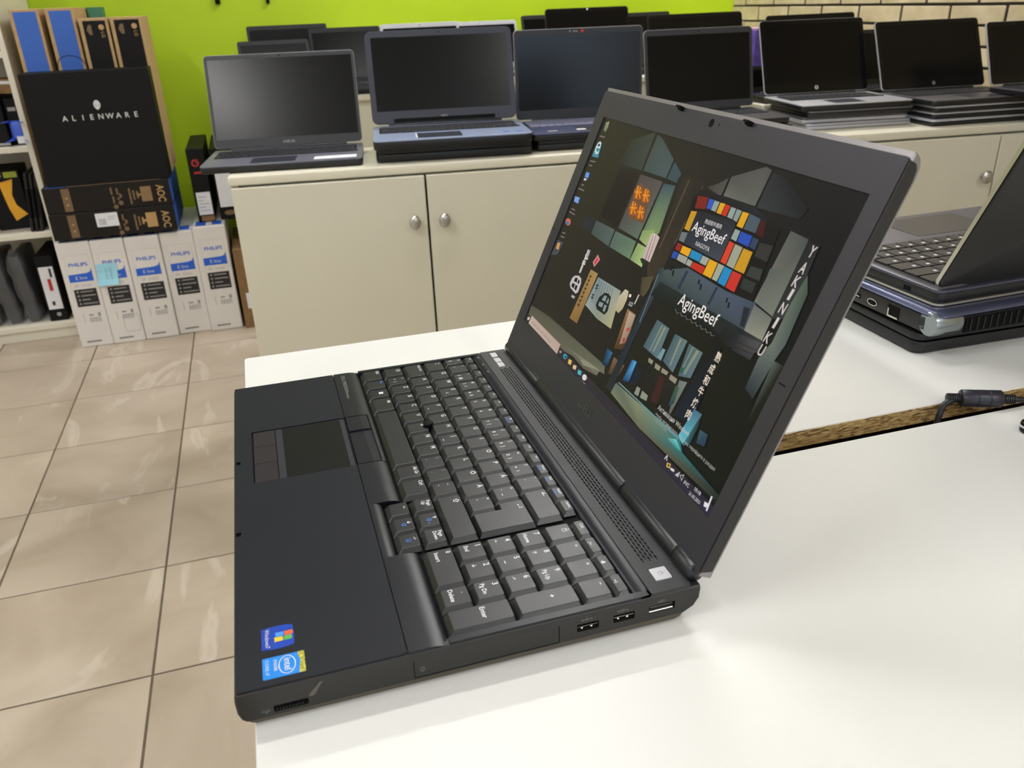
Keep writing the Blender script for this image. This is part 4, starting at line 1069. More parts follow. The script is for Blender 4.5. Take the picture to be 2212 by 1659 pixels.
 ([(238.9,51.2),(247.5,51.7),(247,49.1),(239.6,48.3)],[(146,140,118)]),
 ([(250.7,51.4),(259.7,51.9),(259.8,48.4),(251.3,48.2)],[(146,140,118)]),
 ([(220.2,29),(225.1,29.5),(226.5,24),(220.6,23.4)],[(140,144,128)]),
 ([(228.3,29.3),(237,29.5),(238,25.7),(229.1,24.3)],[(140,144,128)]),
 ([(239.9,46.5),(247,47.1),(250.8,29.1),(241.6,28)],[(60,26,32)]),
 ([(262.3,52.2),(270.9,54.4),(268.9,30.5),(266.4,30.9)],[(110,120,118),(120,128,124),(96,100,98),(90,96,92)]),
 ([(261.1,47.8),(265.6,48.3),(267.2,37.5),(263,34)],[(50,84,70),(70,96,60),(40,50,44),(40,70,96)]),
 ([(200.2,41.4),(207,42.5),(208.2,27.1),(199.3,24.1)],[(40,90,150),(90,170,220),(30,70,130),(20,40,80)]),
 ([(211.1,40.9),(218.8,41.6),(219,28.5),(210,27)],[(30,34,46),(26,28,36),(24,28,40),(24,32,50)]),
 ([(192.8,19.8),(226,20.5),(263.2,22.7),(288.5,23.2),(296.7,17.2),(344.5,14.2),(342.3,10),(243.4,7.5),(191.7,11)],[(96,108,96),(132,140,112),(104,116,98),(60,120,124),(40,110,112),(34,40,40),(36,44,42),(104,106,84),(120,124,98)]),
 ([(194.9,20.9),(197.2,21.8),(287.4,22.6),(287.2,21.5)],[(138,150,150),(120,140,146),(90,160,170),(70,150,156)]),
 ([(276.4,17),(285.8,20.9),(295.1,17.3),(288.3,16.2)],[(96,150,150),(110,210,205),(60,170,170),(60,130,126)]),
 ([(278.7,82.7),(287.2,85.9),(292.2,38.7),(286.5,34.5),(272.4,31.4)],[(18,18,26),(16,16,22),(20,24,40),(20,26,50),(22,26,44)]),
 ([(288.8,44),(298.1,44.7),(299.2,38.7),(293.1,21.3),(285.8,23.6),(287.8,35.6)],[(60,110,140),(84,110,120),(50,80,96),(90,190,200),(110,190,200),(70,140,170)]),
 ([(297.8,43.8),(300.2,37.5),(299.9,24),(293.6,20.7)],[(40,54,64),(30,44,52),(30,60,70),(60,120,130)]),
 ([(302.7,36.3),(311.5,37.4),(313.3,30.2),(305,28.3)],[(60,90,106),(44,70,86),(34,60,78),(40,66,84)]),
 ([(316.3,161.7),(326.8,161),(329.7,119.4),(317.1,115)],[(28,30,32),(34,38,38),(60,64,62),(44,46,46)]),
 ([(328.3,144.9),(335,135.9),(337.2,106.6),(334.9,96.1),(333,71.4),(323,73.7),(322,92.2),(326.4,103.8),(326.1,127.4)],[(80,94,80),(66,80,68),(84,96,88),(92,100,98),(44,48,54),(40,46,54),(96,104,102),(108,116,106),(86,98,84)]),
 ([(334.5,95.9),(343.5,96.4),(344.2,58.6),(337.3,56.6)],[(84,92,84),(30,30,26),(16,16,16),(18,18,18)]),
 ([(0,0),(344.5,0),(344.5,7.2),(0,7.2)],[(52,46,46),(46,40,62),(40,34,50),(56,50,46)]),
 ([(11.3,8.8),(87.4,9.1),(88,0.4),(10.5,0.8)],[(190,170,154),(184,160,148),(190,166,154),(196,176,160)]),
 ([(3.6,4.1),(8.2,6.6),(9.3,4),(6,2)],[(210,196,186)]),
 ([(90.5,4.8),(94.7,5.6),(94.7,3.7),(90.3,3.1)],[(160,140,132)]),
 ([(106.9,5.9),(107.4,4.6),(106.4,3.3),(104.4,2.4),(102.1,2.4),(100.3,3.2),(99.9,4.5),(100.9,5.8),(102.9,6.6),(105.2,6.7)],[(40,160,190)]),
 ([(106.1,5),(106.3,4.4),(105.8,3.8),(104.9,3.5),(103.8,3.5),(103,3.8),(102.8,4.4),(103.3,5),(104.2,5.4),(105.3,5.4)],[(52,46,46)]),
 ([(111.5,5.4),(117.4,6.4),(118.5,2.7),(112.5,1.9)],[(226,184,96)]),
 ([(122.4,4.8),(128.4,6.2),(129,2.8),(123.5,1.9)],[(222,190,150)]),
 ([(132.8,4.8),(139.1,6),(140.6,2.8),(134.6,1.8)],[(70,180,190)]),
 ([(150.6,5.5),(151.1,4.1),(150.1,2.7),(148,1.8),(145.6,1.7),(143.8,2.6),(143.3,4),(144.3,5.5),(146.4,6.4),(148.8,6.4)],[(224,216,214)]),
 ([(143,0),(152.3,0.9),(152.4,0.3),(142.8,0)],[(150,146,150)]),
 ([(287.4,4.9),(291.6,6.1),(292.4,3.3),(288.4,2.4)],[(214,180,90)]),
 ([(288.8,4.7),(290.8,5.3),(291.2,3.8),(289.4,3.3)],[(70,60,50)]),
 ([(293,4.5),(297.4,5.2),(297.6,3.6),(293.5,3)],[(220,212,210)]),
 ([(335,5.1),(340,6.1),(340.4,3.5),(335.9,2.4)],[(228,222,226)]),
 ([(341,3.1),(341.3,2.3),(340.9,1.5),(340.1,1),(339.1,0.9),(338.3,1.4),(338,2.2),(338.4,3),(339.2,3.6),(340.2,3.6)],[(60,54,76)]),
 ([(7.1,189.9),(12.9,191.5),(14.6,186.7),(13.5,182),(7.9,183.1)],[(140,146,110),(150,156,124),(120,126,96),(110,114,90),(120,126,96)]),
 ([(5.6,168.8),(15.2,170.4),(18.8,160.1),(5.3,159.4)],[(70,140,156)]),
 ([(6.9,145.5),(14.1,145.7),(15,141.1),(7,141.1)],[(110,150,220)]),
 ([(7.8,140.2),(13.3,140.3),(11.9,138.1),(7.3,138.2)],[(200,200,205)]),
 ([(3.2,122.4),(14,123.2),(14.9,117.8),(5.2,117.9)],[(120,160,220)]),
 ([(15.1,100.9),(15.7,99.1),(14,97.4),(10.7,96.6),(6.9,97),(4.1,98.4),(3.5,100.3),(5.2,102),(8.6,102.7),(12.4,102.4)],[(196,110,80)]),
 ([(11.9,99.2),(12.3,98.2),(11.4,97.3),(9.6,96.9),(7.5,97.1),(6,97.8),(5.7,98.9),(6.6,99.8),(8.4,100.2),(10.5,100)],[(70,110,180)]),
 ([(2.7,80.9),(16.8,82),(15,69.6),(1.1,65.8)],[(66,72,78)]),
 ([(5.2,79),(10.9,80),(12.7,73.9),(6.3,73.3)],[(206,150,84)]),
 ([(4.9,178.1),(15.8,178.4),(16,177.3),(5.1,177)],[(120,112,110)]),
 ([(5.2,155.8),(16.9,156.7),(17.1,155.6),(5.4,154.7)],[(120,112,110)]),
 ([(6.4,152.1),(13.2,152.6),(13.3,151.5),(6.6,151)],[(120,112,110)]),
 ([(7,134.3),(12.6,134.9),(12.8,133.8),(7.2,133.2)],[(120,112,110)]),
 ([(3.6,130.3),(16.8,130.7),(16.9,129.6),(3.8,129.2)],[(120,112,110)]),
 ([(5.7,111.9),(14.3,112.2),(14.4,111.1),(5.8,110.8)],[(120,112,110)]),
 ([(3.7,108.7),(17.2,108.6),(17.4,107.5),(3.9,107.6)],[(120,112,110)]),
 ([(6.5,89.5),(13.6,90.2),(13.8,89.1),(6.6,88.3)],[(120,112,110)]),
 ([(6.2,85.9),(14.8,86.5),(15,85.4),(6.3,84.7)],[(120,112,110)]),
]
SCREEN_TEXTS = [
 ('熟成和牛焼肉',214.1,147.4,234.4,148.2,(222,216,214),0),
 ('AgingBeef',203.1,139.3,243.9,139.7,(240,234,232),0),
 ('NAGOYA',214.5,131.9,232.4,132.1,(216,210,210),0),
 ('AgingBeef',224.2,92.5,272.9,93.4,(236,230,224),0),
 ('熟',285.9,76.7,293.4,77.4,(238,222,200),5.6),
 ('成',285.1,68.5,292.8,69.3,(238,222,200),5.6),
 ('和',285,60.8,292.7,61.7,(238,222,200),5.6),
 ('牛',284.8,53,292.5,54,(238,222,200),5.6),
 ('焼',284.4,44.6,292.1,45.7,(238,222,200),5.6),
 ('肉',283.6,36.3,291.4,37.5,(238,222,200),5.6),
 ('Y',320.8,153.7,327.5,154.2,(214,204,200),6.6),
 ('A',320.1,144.1,326.9,144.7,(214,204,200),6.6),
 ('K',319.9,136,326.7,136.7,(214,204,200),6.6),
 ('I',321.6,128.5,325.3,128.3,(214,204,200),6.6),
 ('N',319.6,119.9,326.5,120.8,(214,204,200),6.6),
 ('I',320.8,111.1,325,110.8,(214,204,200),6.6),
 ('K',319.1,101.9,326.3,102.8,(214,204,200),6.6),
 ('U',319,93.9,326.2,94.9,(214,204,200),6.6),
 ('Активация Windows',253.8,27.2,295.5,27.8,(196,192,186),0),
 ('Чтобы активировать Windows, перейдите в раздел',254.3,22.7,330.9,23.1,(170,166,162),0),
 ('"Параметры".',254.1,19.5,274.9,19.7,(150,150,130),0),
 ('Введите здесь текст для поиска',17.3,3.4,68.6,3.4,(150,132,122),0),
 ('^',283.6,2.8,287.2,3.3,(226,220,220),0),
 ('◢',299.7,3,303.7,3.3,(190,184,186),0),
 ('◁',304.4,3.6,308.3,3.7,(200,194,196),0),
 ('РУС',311,3.1,316.8,3.5,(222,216,218),0),
 ('10:18',322.5,5.2,329.2,5.4,(228,222,224),0),
 ('21.03.2021',319.5,0.6,332.1,1.2,(222,216,218),0),
 ('1',339.4,1.7,340.8,1.9,(228,222,226),0),
 ('e',6.2,162.3,16.2,162.7,(196,214,220),0),
]
def build_display():
    vs, fs, cs = [], [], []
    z = 0.0002
    def addp(pts, cols, zz):
        o = len(vs)
        for i, p in enumerate(pts):
            vs.append((D0 + p[0] / 1000, S0 + p[1] / 1000, zz))
            c = cols[i % len(cols)] if len(cols) == len(pts) else cols[0]
            cs.append(rgb(c))
        ar = sum(pts[i - 1][0] * pts[i][1] - pts[i][0] * pts[i - 1][1] for i in range(len(pts)))
        idx = list(range(o, o + len(pts)))
        fs.append(tuple(idx if ar > 0 else idx[::-1]))
    for pts, cols in SCREEN_POLYS:
        addp(pts, cols, z); z += 3e-6
    for s, x0, y0, x1, y1, c, ht in SCREEN_TEXTS:
        wd = math.hypot(x1 - x0, y1 - y0)
        if ht: q = MB().text(s, 0, 0, width=min(wd * 0.78, ht if len(s) and ord(s[0]) > 999 else 4.6 if s != 'I' else 2.2), height=ht * (0.86 if ord(s[0]) > 999 else 1), bold=0.012, shear=0.0 if ord(s[0]) > 999 else 0.12)
        else: q = MB().text(s, 0, 0, width=wd, rot=math.atan2(y1 - y0, x1 - x0), bold=0.004)
        o = len(vs)
        for v in q.v:
            vs.append((D0 + (x0 + v[0]) / 1000, S0 + (y0 + v[1]) / 1000, z)); cs.append(rgb(c))
        fs.extend(tuple(i + o for i in f) for f in q.f)
        z += 3e-6
    me = bpy.data.meshes.new('display'); me.from_pydata(vs, [], fs); me.update()
    at = me.color_attributes.new('picture', 'FLOAT_COLOR', 'POINT')
    for i, c in enumerate(cs): at.data[i].color = c
    me.materials.append(M_DISPLAY)
    o = link('display', me, lid)
    o['label'] = 'lit display showing a night street of restaurant signs behind desktop icons and a taskbar'
build_display()
# lid fittings
b = MB().text('DELL', 0.1746, 0.0162, width=0.0262, height=0.0062, z=0.0018, bold=0.02)
b.build('maker_logo', mat('dark_chrome', (84, 84, 88), 0.25, 0.6), lid)
for x in (0.1378, 0.2290):
    q = MB().box(x, x + 0.0046, 0.2462, 0.2484, 0.0016, 0.0026)
    l = q.build('lid_latch', M_LIDSHELL, lid)
    q = MB().loft([[(x + 0.0035, y, zz) for y, zz in ((0.2450, 0.0016), (0.2480, 0.0016), (0.2480, 0.0062), (0.2466, 0.0062), (0.2464, 0.0046), (0.2456, 0.0040))],
                   [(x + 0.0092, y, zz) for y, zz in ((0.2450, 0.0016), (0.2480, 0.0016), (0.2480, 0.0062), (0.2466, 0.0062), (0.2464, 0.0046), (0.2456, 0.0040))]])
    q.build('latch_hook', M_BLACK, l)
wc = MB().lathe([(0.0029, 0.0014), (0.0029, 0.0018), (0.0024, 0.0019), (0.0015, 0.0017), (0.0003, 0.00168)], 18, Matrix.Translation((0.1905, 0.2418, 0))).build('webcam', M_BLACK, lid, 40)
for x, r_ in ((0.2007, 0.0009), (0.1646, 0.0004), (0.2150, 0.0004)):
    MB().flat(circle(x, 0.2418, r_, 10), 0.00168).build('webcam_hole', M_BLACK, lid)
for x in (0.006, 0.368):
    MB().slab(rrect(x - 0.003, x + 0.003, 0.1200, 0.1206, 0.0002, 1), 0.0016, 0.0020).build('bumper', M_BLACK, lid)
# ------------------------------------------------------------------ notebooks in the background
M_NB_GREY = mat('notebook_slate_grey', (104, 104, 116), 0.4, 0.2, var=0.03)
M_NB_LIDGREY = mat('notebook_lid_grey', (150, 150, 152), 0.4, 0.3, var=0.03)
M_NB_BLUE = mat('notebook_blue_silver', (140, 152, 180), 0.35, 0.25, var=0.03)
M_NB_BEZELBLUE = mat('notebook_bezel_blue_grey', (44, 47, 60), 0.45, var=0.03)
M_NB_NAVY = mat('notebook_navy', (46, 50, 82), 0.4, 0.1, var=0.03)
M_NB_BEZEL = mat('notebook_bezel_dark', (38, 39, 44), 0.45, var=0.03)
M_NB_SILVER = mat('notebook_silver', (176, 176, 182), 0.35, 0.3, var=0.03)
M_NB_DARK = mat('notebook_graphite', (88, 86, 90), 0.35, 0.3, var=0.03)
M_NB_BLACK = mat('notebook_black', (18, 18, 20), 0.4, var=0.05)
M_NB_KEYGREY = mat('notebook_grey_keys', (112, 114, 138), 0.5, var=0.03)
M_NB_KEY = mat('notebook_black_keys', (22, 22, 28), 0.45, var=0.05)
M_STICKBLUE = mat('small_blue_sticker', (70, 110, 190), 0.5)

def notebook(label, loc, yaw, w, d, h, th, L, base_m, lid_m, bez_m, scr_m, key_m, bez=(0.016, 0.016, 0.03), logo=None, keys=(15, 5), kb=(0.06, 0.94, 0.42, 0.86), pad=(0.34, 0.66, 0.06, 0.36),
             notch=False, numpad=False, lid_t=0.007, corner=0.010, detail=True, single_keys=False, group=None, deck_m=None, webcam=True):
    t = thing('laptop', label, 'laptop', loc, yaw, group)
    base = MB().slab(rrect(0, w, 0, d, corner, 3), 0.0015, h - 0.0035, 0.0005, 0.004, 2).build('base', M_NB_BLACK, t, 40)
    MB().slab(rrect(-0.0004, w + 0.0004, -0.0004, d + 0.0004, corner, 3), h - 0.0033, h, 0.0012, 0.0008, 2).build('palm_deck', base_m, base, 40)
    f = MB()
    for x in (0.03, w - 0.03):
        for y in (0.025, d - 0.025): f.rbox(x - 0.012, x + 0.012, y - 0.003, y + 0.003, 0.0, 0.002, 0.0008, 1)
    f.build('rubber_feet', M_BLACK, base)
    if detail:
        kx0, kx1, ky0, ky1 = kb[0] * w, kb[1] * w, kb[2] * d, kb[3] * d
        MB().slab(rrect(kx0 - 0.003, kx1 + 0.003, ky0 - 0.003, ky1 + 0.003, 0.003, 2), h, h + 0.0003).build('keyboard_tray', deck_m or M_BLACK, base)
        nx, ny = keys
        cw, ch = (kx1 - kx0) / nx, (ky1 - ky0) / ny
        ks = MB()
        for j in range(ny):
            x = kx0
            row = []
            if j == 0: widths = [1.2, 1, 1, 1, 5.2, 1, 1] + [1] * (nx - 11)
            else:
                first = (1.0, 2.2, 1.7, 1.4, 1.0)[min(j, 4)]
                widths = [first] + [1] * (nx - 3)
            rest = nx - sum(widths)
            if rest > 0.3: widths.append(rest)
            for wd in widths:
                q = (x + 0.0009, x + wd * cw - 0.0009, ky0 + j * ch + 0.0009, ky0 + (j + 1) * ch - 0.0009)
                if q[1] - q[0] > 0.003:
                    if single_keys:
                        k = MB().slab(rrect(*q, 0.001, 1), h + 0.0003, h + 0.0022, 0.0006, 0, 1).build('key', key_m, t)
                        MB().flat(rect(q[0] + 0.004, min(q[0] + 0.008, q[1] - 0.001), q[3] - 0.008, q[3] - 0.0045), h + 0.00226).build('legend', M_LEGEND, k)
                    else:
                        ks.slab(rrect(*q, 0.001, 1), h + 0.0003, h + 0.0018, 0.0005, 0, 1)
                x += wd * cw
        if ks.v: tag(ks.build('keys', key_m, base), kind='stuff')
        MB().slab(rrect(pad[0] * w, pad[1] * w, pad[2] * d, pad[3] * d, 0.003, 2), h, h + 0.0003).build('touchpad', mat('touchpad_grey', (44, 46, 56), 0.35), base)
    hy = d - 0.010
    lid = MB().slab(rrect(0, w, 0.003, L, corner, 4), -lid_t, 0.0, 0.001, 0.003, 2).build('lid', lid_m, t, 40, (0, hy, h + 0.002), (th, 0, 0))
    bs, bt, bb = bez
    MB().sheet(rrect(0.0012, w - 0.0012, 0.0042, L - 0.0012, corner * 0.9, 3), [rrect(bs, w - bs, bb, L - bt, 0.001, 1)], 0.0010, 0.0010).build('bezel', bez_m, lid)
    MB().flat(rect(bs - 0.001, w - bs + 0.001, bb - 0.001, L - bt + 0.001), 0.0003).build('screen', scr_m, lid)
    if webcam: MB().lathe([(0.002, 0.0010), (0.002, 0.0013), (0.0010, 0.0012), (0.0002, 0.0012)], 10, Matrix.Translation((w / 2, L - bt * 0.5, 0))).build('webcam', M_BLACKGLOSS, lid)
    if logo:
        s, lw, lh, lm = logo
        q = MB()
        if s == '#ring':
            ring2(q, w / 2, bb * 0.55, lw, lw * 0.3, 0.0012, 16); q.text('hp', w / 2, bb * 0.55 - lw * 0.4, height=lw * 0.9, z=0.0012, align='C', shear=0.2)
        else:
            q.text(s, w / 2, bb * 0.42, width=lw, height=lh, z=0.0012, align='C', bold=0.02)
        q.build('maker_logo', lm, lid)
    q = MB().lathe([(0.004, 0.04), (0.0045, 0.042), (0.0045, w - 0.042), (0.004, w - 0.04)], 12, Matrix(((0, 0, 1, 0), (1, 0, 0, hy), (0, 1, 0, h + 0.001), (0, 0, 0, 1))))
    q.build('hinge', M_HINGE, t, 50)
    t['_lid'] = lid.name
    return t, base, lid

def closed_laptop(label, loc, yaw, w, d, h, base_m, lid_m, group=None):
    t = thing('closed_laptop', label, 'laptop', loc, yaw, group)
    MB().slab(rrect(0, w, 0, d, 0.011, 3), 0.001, h * 0.62, 0.0015, 0.004, 2).build('base', base_m, t, 40)
    MB().slab(rrect(0.001, w - 0.001, 0.001, d - 0.001, 0.011, 3), h * 0.62 + 0.0012, h, 0.002, 0.001, 2).build('lid', lid_m, t, 40)
    MB().rbox(0.06, w - 0.06, 0.03, 0.036, 0.0, 0.002, 0.0008, 1).rbox(0.06, w - 0.06, d - 0.036, d - 0.03, 0.0, 0.002, 0.0008, 1).build('rubber_feet', M_BLACK, t)
    MB().box(0.01, w - 0.01, d - 0.012, d - 0.004, h * 0.62 - 0.001, h * 0.62 + 0.0016).build('hinge', M_HINGE, t)
    return t

CZ = CW_Z
# front row, left to right
t, nb, ld = notebook('slim slate grey open laptop at the left end of the worktop, white sticker on it', (-0.079, 1.311, CZ), R(-7.9), 0.366, 0.234, 0.019, R(75), 0.225, M_NB_GREY, M_NB_LIDGREY, M_NB_BEZEL, M_OFFSCREEN, M_NB_KEY,
    (0.008, 0.011, 0.024), ('ASUS', 0.030, 0.0055, M_PRINTGREY), (18, 5), (0.05, 0.95, 0.44, 0.84), (0.30, 0.58, 0.05, 0.36))
MB().slab(rrect(0.254, 0.352, 0.014, 0.052, 0.001, 1), 0.019, 0.0193).build('palm_sticker', M_LABELWHITE, nb)
closed_laptop('thick closed black laptop lying under the blue grey open laptop', (0.316, 1.268, CZ), R(-8.4), 0.372, 0.258, 0.031, M_NB_BLACK, M_NB_BLACK)
t, nb, ld = notebook('blue grey open laptop with rounded bezel, standing on a closed black laptop', (0.3085, 1.240, CZ + 0.031), R(-8.4), 0.372, 0.256, 0.024, R(75.4), 0.228, M_NB_BLUE, M_NB_BEZELBLUE, M_NB_BEZELBLUE, M_OFFSCREEN, M_NB_KEY,
    (0.014, 0.016, 0.034), ('DELL', 0.019, 0.0055, M_PRINTGREY), (19, 5), (0.05, 0.95, 0.46, 0.84), (0.27, 0.56, 0.06, 0.36), corner=0.016)
MB().box(0.055, 0.315, 0.006, 0.015, 0.0009, 0.0030).build('hinge_gap', M_BLACK, ld)
for x in (0.305, 0.335): MB().slab(rect(x, x + 0.017, 0.03, 0.046), 0.024, 0.0242).build('palm_sticker', M_STICKBLUE, nb)
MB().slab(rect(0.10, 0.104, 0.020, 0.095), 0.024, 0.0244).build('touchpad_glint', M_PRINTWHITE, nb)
closed_laptop('closed black laptop lying under the navy open laptop', (0.700, 1.238, CZ), R(-7.4), 0.340, 0.236, 0.026, M_NB_BLACK, M_NB_BLACK)
t, nb, ld = notebook('navy open laptop with pale keys and a red sticker on its top bezel', (0.688, 1.225, CZ + 0.026), R(-7.4), 0.342, 0.234, 0.018, R(86.5), 0.221, M_NB_NAVY, M_NB_LIDGREY, M_NB_BEZEL, M_OFFSCREEN, M_NB_KEYGREY,
    (0.008, 0.014, 0.026), None, (15, 4), (0.05, 0.95, 0.50, 0.84), (0.36, 0.64, 0.06, 0.40), deck_m=M_NB_BEZEL)
MB().flat(circle(0.180, 0.214, 0.0042, 14), 0.0012).build('red_sticker', M_PRINTRED, ld)
MB().text('1 ms', 0.147, 0.2120, width=0.026, height=0.004, z=0.0012).build('bezel_lettering', M_PRINTWHITE, ld)
MB().slab(rect(0.045, 0.068, 0.030, 0.046), 0.018, 0.0182).build('palm_sticker', M_PRINTGREY, nb)
MB().slab(rect(0.118, 0.140, 0.030, 0.048), 0.018, 0.0185).build('palm_sticker', M_LABELWHITE, nb)
MB().box(0.02, 0.33, 0.205, 0.222, 0.018, 0.0205).build('speaker_bar', M_NB_KEYGREY, nb)
closed_laptop('closed black laptop under the dark rounded laptop behind the tilted screen', (1.060, 1.215, CZ), R(-6.3), 0.322, 0.224, 0.022, M_NB_BLACK, M_NB_BLACK)
t, nb, ld = notebook('dark laptop with rounded corners and black screen, half hidden behind the tilted screen', (1.066, 1.225, CZ + 0.022), R(-5.5), 0.314, 0.222, 0.020, R(77), 0.212, M_NB_DARK, M_NB_LIDGREY, M_NB_BEZEL, M_OFFGLASS, M_NB_KEY,
    (0.009, 0.016, 0.022), None, (15, 5), corner=0.012)
# silver laptop on a stack of three
hp = [('lowest', 0.0), ('middle', 0.0165), ('uppermost', 0.033)]
for k, (nm, dz) in enumerate(hp):
    closed_laptop('thin closed silver edged laptop, %s of the stack under the silver open laptop' % nm, (1.420 + (0.010, 0.0, 0.006)[k], 1.196 + (0.0, 0.012, -0.006)[k], CZ + dz), R(-7.7 + (0.8, -1.0, 0.3)[k]), 0.300, 0.228, 0.0165, M_NB_SILVER if k != 2 else M_NB_BLACK, M_NB_SILVER if k == 0 else M_NB_DARK, 'stack of closed silver laptops')
t, nb, ld = notebook('silver open laptop with black glass screen and round logo, on a stack of closed laptops', (1.408, 1.195, CZ + 0.0495), R(-7.7), 0.312, 0.231, 0.016, R(67.5), 0.207, M_NB_SILVER, M_NB_SILVER, M_BLACKGLOSS, M_OFFGLASS, M_NB_KEY,
    (0.012, 0.013, 0.030), ('#ring', 0.0055, 0.0055, M_PRINTWHITE), (15, 5), (0.08, 0.92, 0.46, 0.86), (0.32, 0.60, 0.05, 0.38))
for k, (nm, dz) in enumerate(hp):
    closed_laptop('closed dark laptop with pale rim, %s of the stack under the graphite open laptop' % nm, (1.744 + (-0.006, 0.004, 0.0)[k], 1.098 + (0.0, 0.010, 0.004)[k], CZ + dz), R(-5.2 + (0.5, -0.8, 0.2)[k]), 0.318, 0.228, 0.0165, M_NB_BLACK, M_NB_SILVER, 'stack of closed dark laptops')
t, nb, ld = notebook('graphite open laptop with black glass screen on a stack, right of the silver one', (1.732, 1.098, CZ + 0.0495), R(-4.8), 0.329, 0.230, 0.016, R(65.7), 0.196, M_NB_DARK, M_NB_SILVER, M_BLACKGLOSS, M_OFFGLASS, M_NB_KEY,
    (0.012, 0.013, 0.030), ('#ring', 0.0050, 0.005, M_PRINTGREY), (15, 5), (0.05, 0.95, 0.46, 0.88), (0.36, 0.64, 0.05, 0.38))
t, nb, ld = notebook('graphite laptop cut by the right picture edge, last of the front row', (1.938, 0.935, CZ + 0.0665), R(-4.0), 0.300, 0.220, 0.016, R(68), 0.168, M_NB_DARK, M_NB_SILVER, M_BLACKGLOSS, M_OFFGLASS, M_NB_KEY,
    (0.012, 0.013, 0.028), None, (15, 5), (0.05, 0.95, 0.46, 0.88))
t = thing('support_box', 'black box added to hold up the last front row laptop, out of the picture', 'box', (2.080, 1.03, CZ), R(-4))  # not seen in the image, added as a support for the overhanging laptop
MB().rbox(0, 0.15, 0, 0.16, 0, 0.058, 0.002, 1).build('carton', M_BOXBLACK, t)
MB().rbox(-0.001, 0.151, -0.001, 0.161, 0.058, 0.0662, 0.002, 1).build('carton_lid', M_BOXBLACK, t)
# rear row on the counter
RZ = 0.80
M_NB_EDGE = mat('notebook_charcoal', (28, 28, 32), 0.5, spec=0.3)
REAR = [('dark laptop lid, highest of the dark group at the left of the rear row', 0.084, 2.90, 0.306, 1.019, 74, M_NB_EDGE, M_NB_EDGE, M_OFFGLASS, 0.008),
        ('dark laptop lid lowest in the rear row, peeping over the slate grey laptop', 0.042, 2.56, 0.246, 0.977, 62, M_NB_EDGE, M_NB_EDGE, M_OFFGLASS, 0.008),
        ('dark laptop with black screen in the rear row, left of the blue grey laptop', 0.292, 2.56, 0.256, 1.009, 76, M_NB_EDGE, M_NB_EDGE, M_OFFGLASS, 0.008),
        ('silver topped laptop lid peeping over the blue grey laptop', 0.556, 2.61, 0.300, 1.011, 72, M_NB_SILVER, M_NB_SILVER, M_OFFGLASS, 0.010),
        ('silver laptop lid in the rear row between blue grey and navy laptops', 0.850, 2.90, 0.325, 1.001, 70, M_NB_SILVER, M_NB_SILVER, M_OFFGLASS, 0.010),
        ('black laptop lid in the rear row, left neighbour of the tallest black screen', 1.197, 2.90, 0.300, 1.015, 74, M_NB_BLACK, M_NB_BLACK, M_OFFGLASS, 0.010),
        ('tallest glossy black laptop lid of the rear row, with a white webcam dot', 1.200, 2.60, 0.350, 1.040, 80, M_NB_BLACK, M_BLACKGLOSS, M_OFFGLASS, 0.012),
        ('black laptop lid in the rear row, right neighbour of the tallest black screen', 1.570, 2.90, 0.315, 1.008, 74, M_NB_BLACK, M_NB_BLACK, M_OFFGLASS, 0.008),
        ('wide glossy black laptop lid in the rear row above the dark rounded laptop', 1.622, 2.57, 0.425, 1.003, 76, M_NB_BLACK, M_BLACKGLOSS, M_OFFGLASS, 0.014)]
for k, (lb, x, y, w, zt, th, lm, bm, sm, cn) in enumerate(REAR):
    L = (zt - RZ - 0.020) / math.sin(R(th))
    d = 0.215
    yl = y - L * math.cos(R(th)) - d + 0.010
    t, nb, ld = notebook(lb, (x, yl, RZ), 0.0, w, d, 0.018, R(th), L, lm, lm, bm, sm, M_NB_KEY, (0.010, 0.016, 0.022), None, (15, 4), corner=cn, group='laptops in the rear row')
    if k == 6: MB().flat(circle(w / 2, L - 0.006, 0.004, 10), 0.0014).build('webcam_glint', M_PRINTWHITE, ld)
# side table by the stone wall
t = thing('side_table', 'cream side table by the stone wall, behind the silver laptops', 'table', (1.86, 1.74, 0))
MB().rbox(-0.40, 0.39, -0.29, 0.31, 0.758, 0.78, 0.003, 1).build('table_top', M_CREAM_EDGE, t)
for x in (-0.38, 0.34):
    for y in (-0.26, 0.28): MB().rbox(x, x + 0.03, y - 0.015, y + 0.015, 0, 0.758, 0.002, 1).build('leg', M_CREAM, t)
zt, th = 1.002, 76
L = (zt - 0.80) / math.sin(R(th))
notebook('glossy black laptop lid peeping over the silver laptop, before the stone wall', (1.700, 1.85 - L * math.cos(R(th)) - 0.205, 0.78), R(0), 0.338, 0.215, 0.018, R(th), L, M_NB_BLACK, M_NB_BLACK, M_BLACKGLOSS, M_OFFGLASS, M_NB_KEY, (0.010, 0.016, 0.022), None, (15, 4), corner=0.010)
for lb, x, yt, w, zt in (('low black laptop lid filling the gap left of the silver laptop', 1.475, 1.585, 0.19, 0.875), ('black laptop lid filling the gap right of the silver laptop', 1.74, 1.60, 0.33, 0.958)):
    L = (zt - 0.80) / math.sin(R(70))
    notebook(lb, (x, yt - L * math.cos(R(70)) - 0.095, 0.78), R(0), w, 0.105, 0.018, R(70), L, M_NB_BLACK, M_NB_BLACK, M_NB_BLACK, M_OFFGLASS, M_NB_KEY, (0.010, 0.012, 0.018), None, (12, 3), corner=0.008, webcam=False)
t = thing('purple_box', 'small purple printed box standing between dark and silver laptops', 'box', (1.60, 1.68, 0.78))
MB().rbox(-0.060, 0.060, -0.03, 0.03, 0, 0.190, 0.001, 1).build('carton', M_PURPLE, t)
MB().rbox(-0.058, 0.058, -0.0305, 0.028, 0.190, 0.196, 0.001, 1).build('carton_lid', mat('pink_carton_top', (196, 150, 186), 0.6), t)

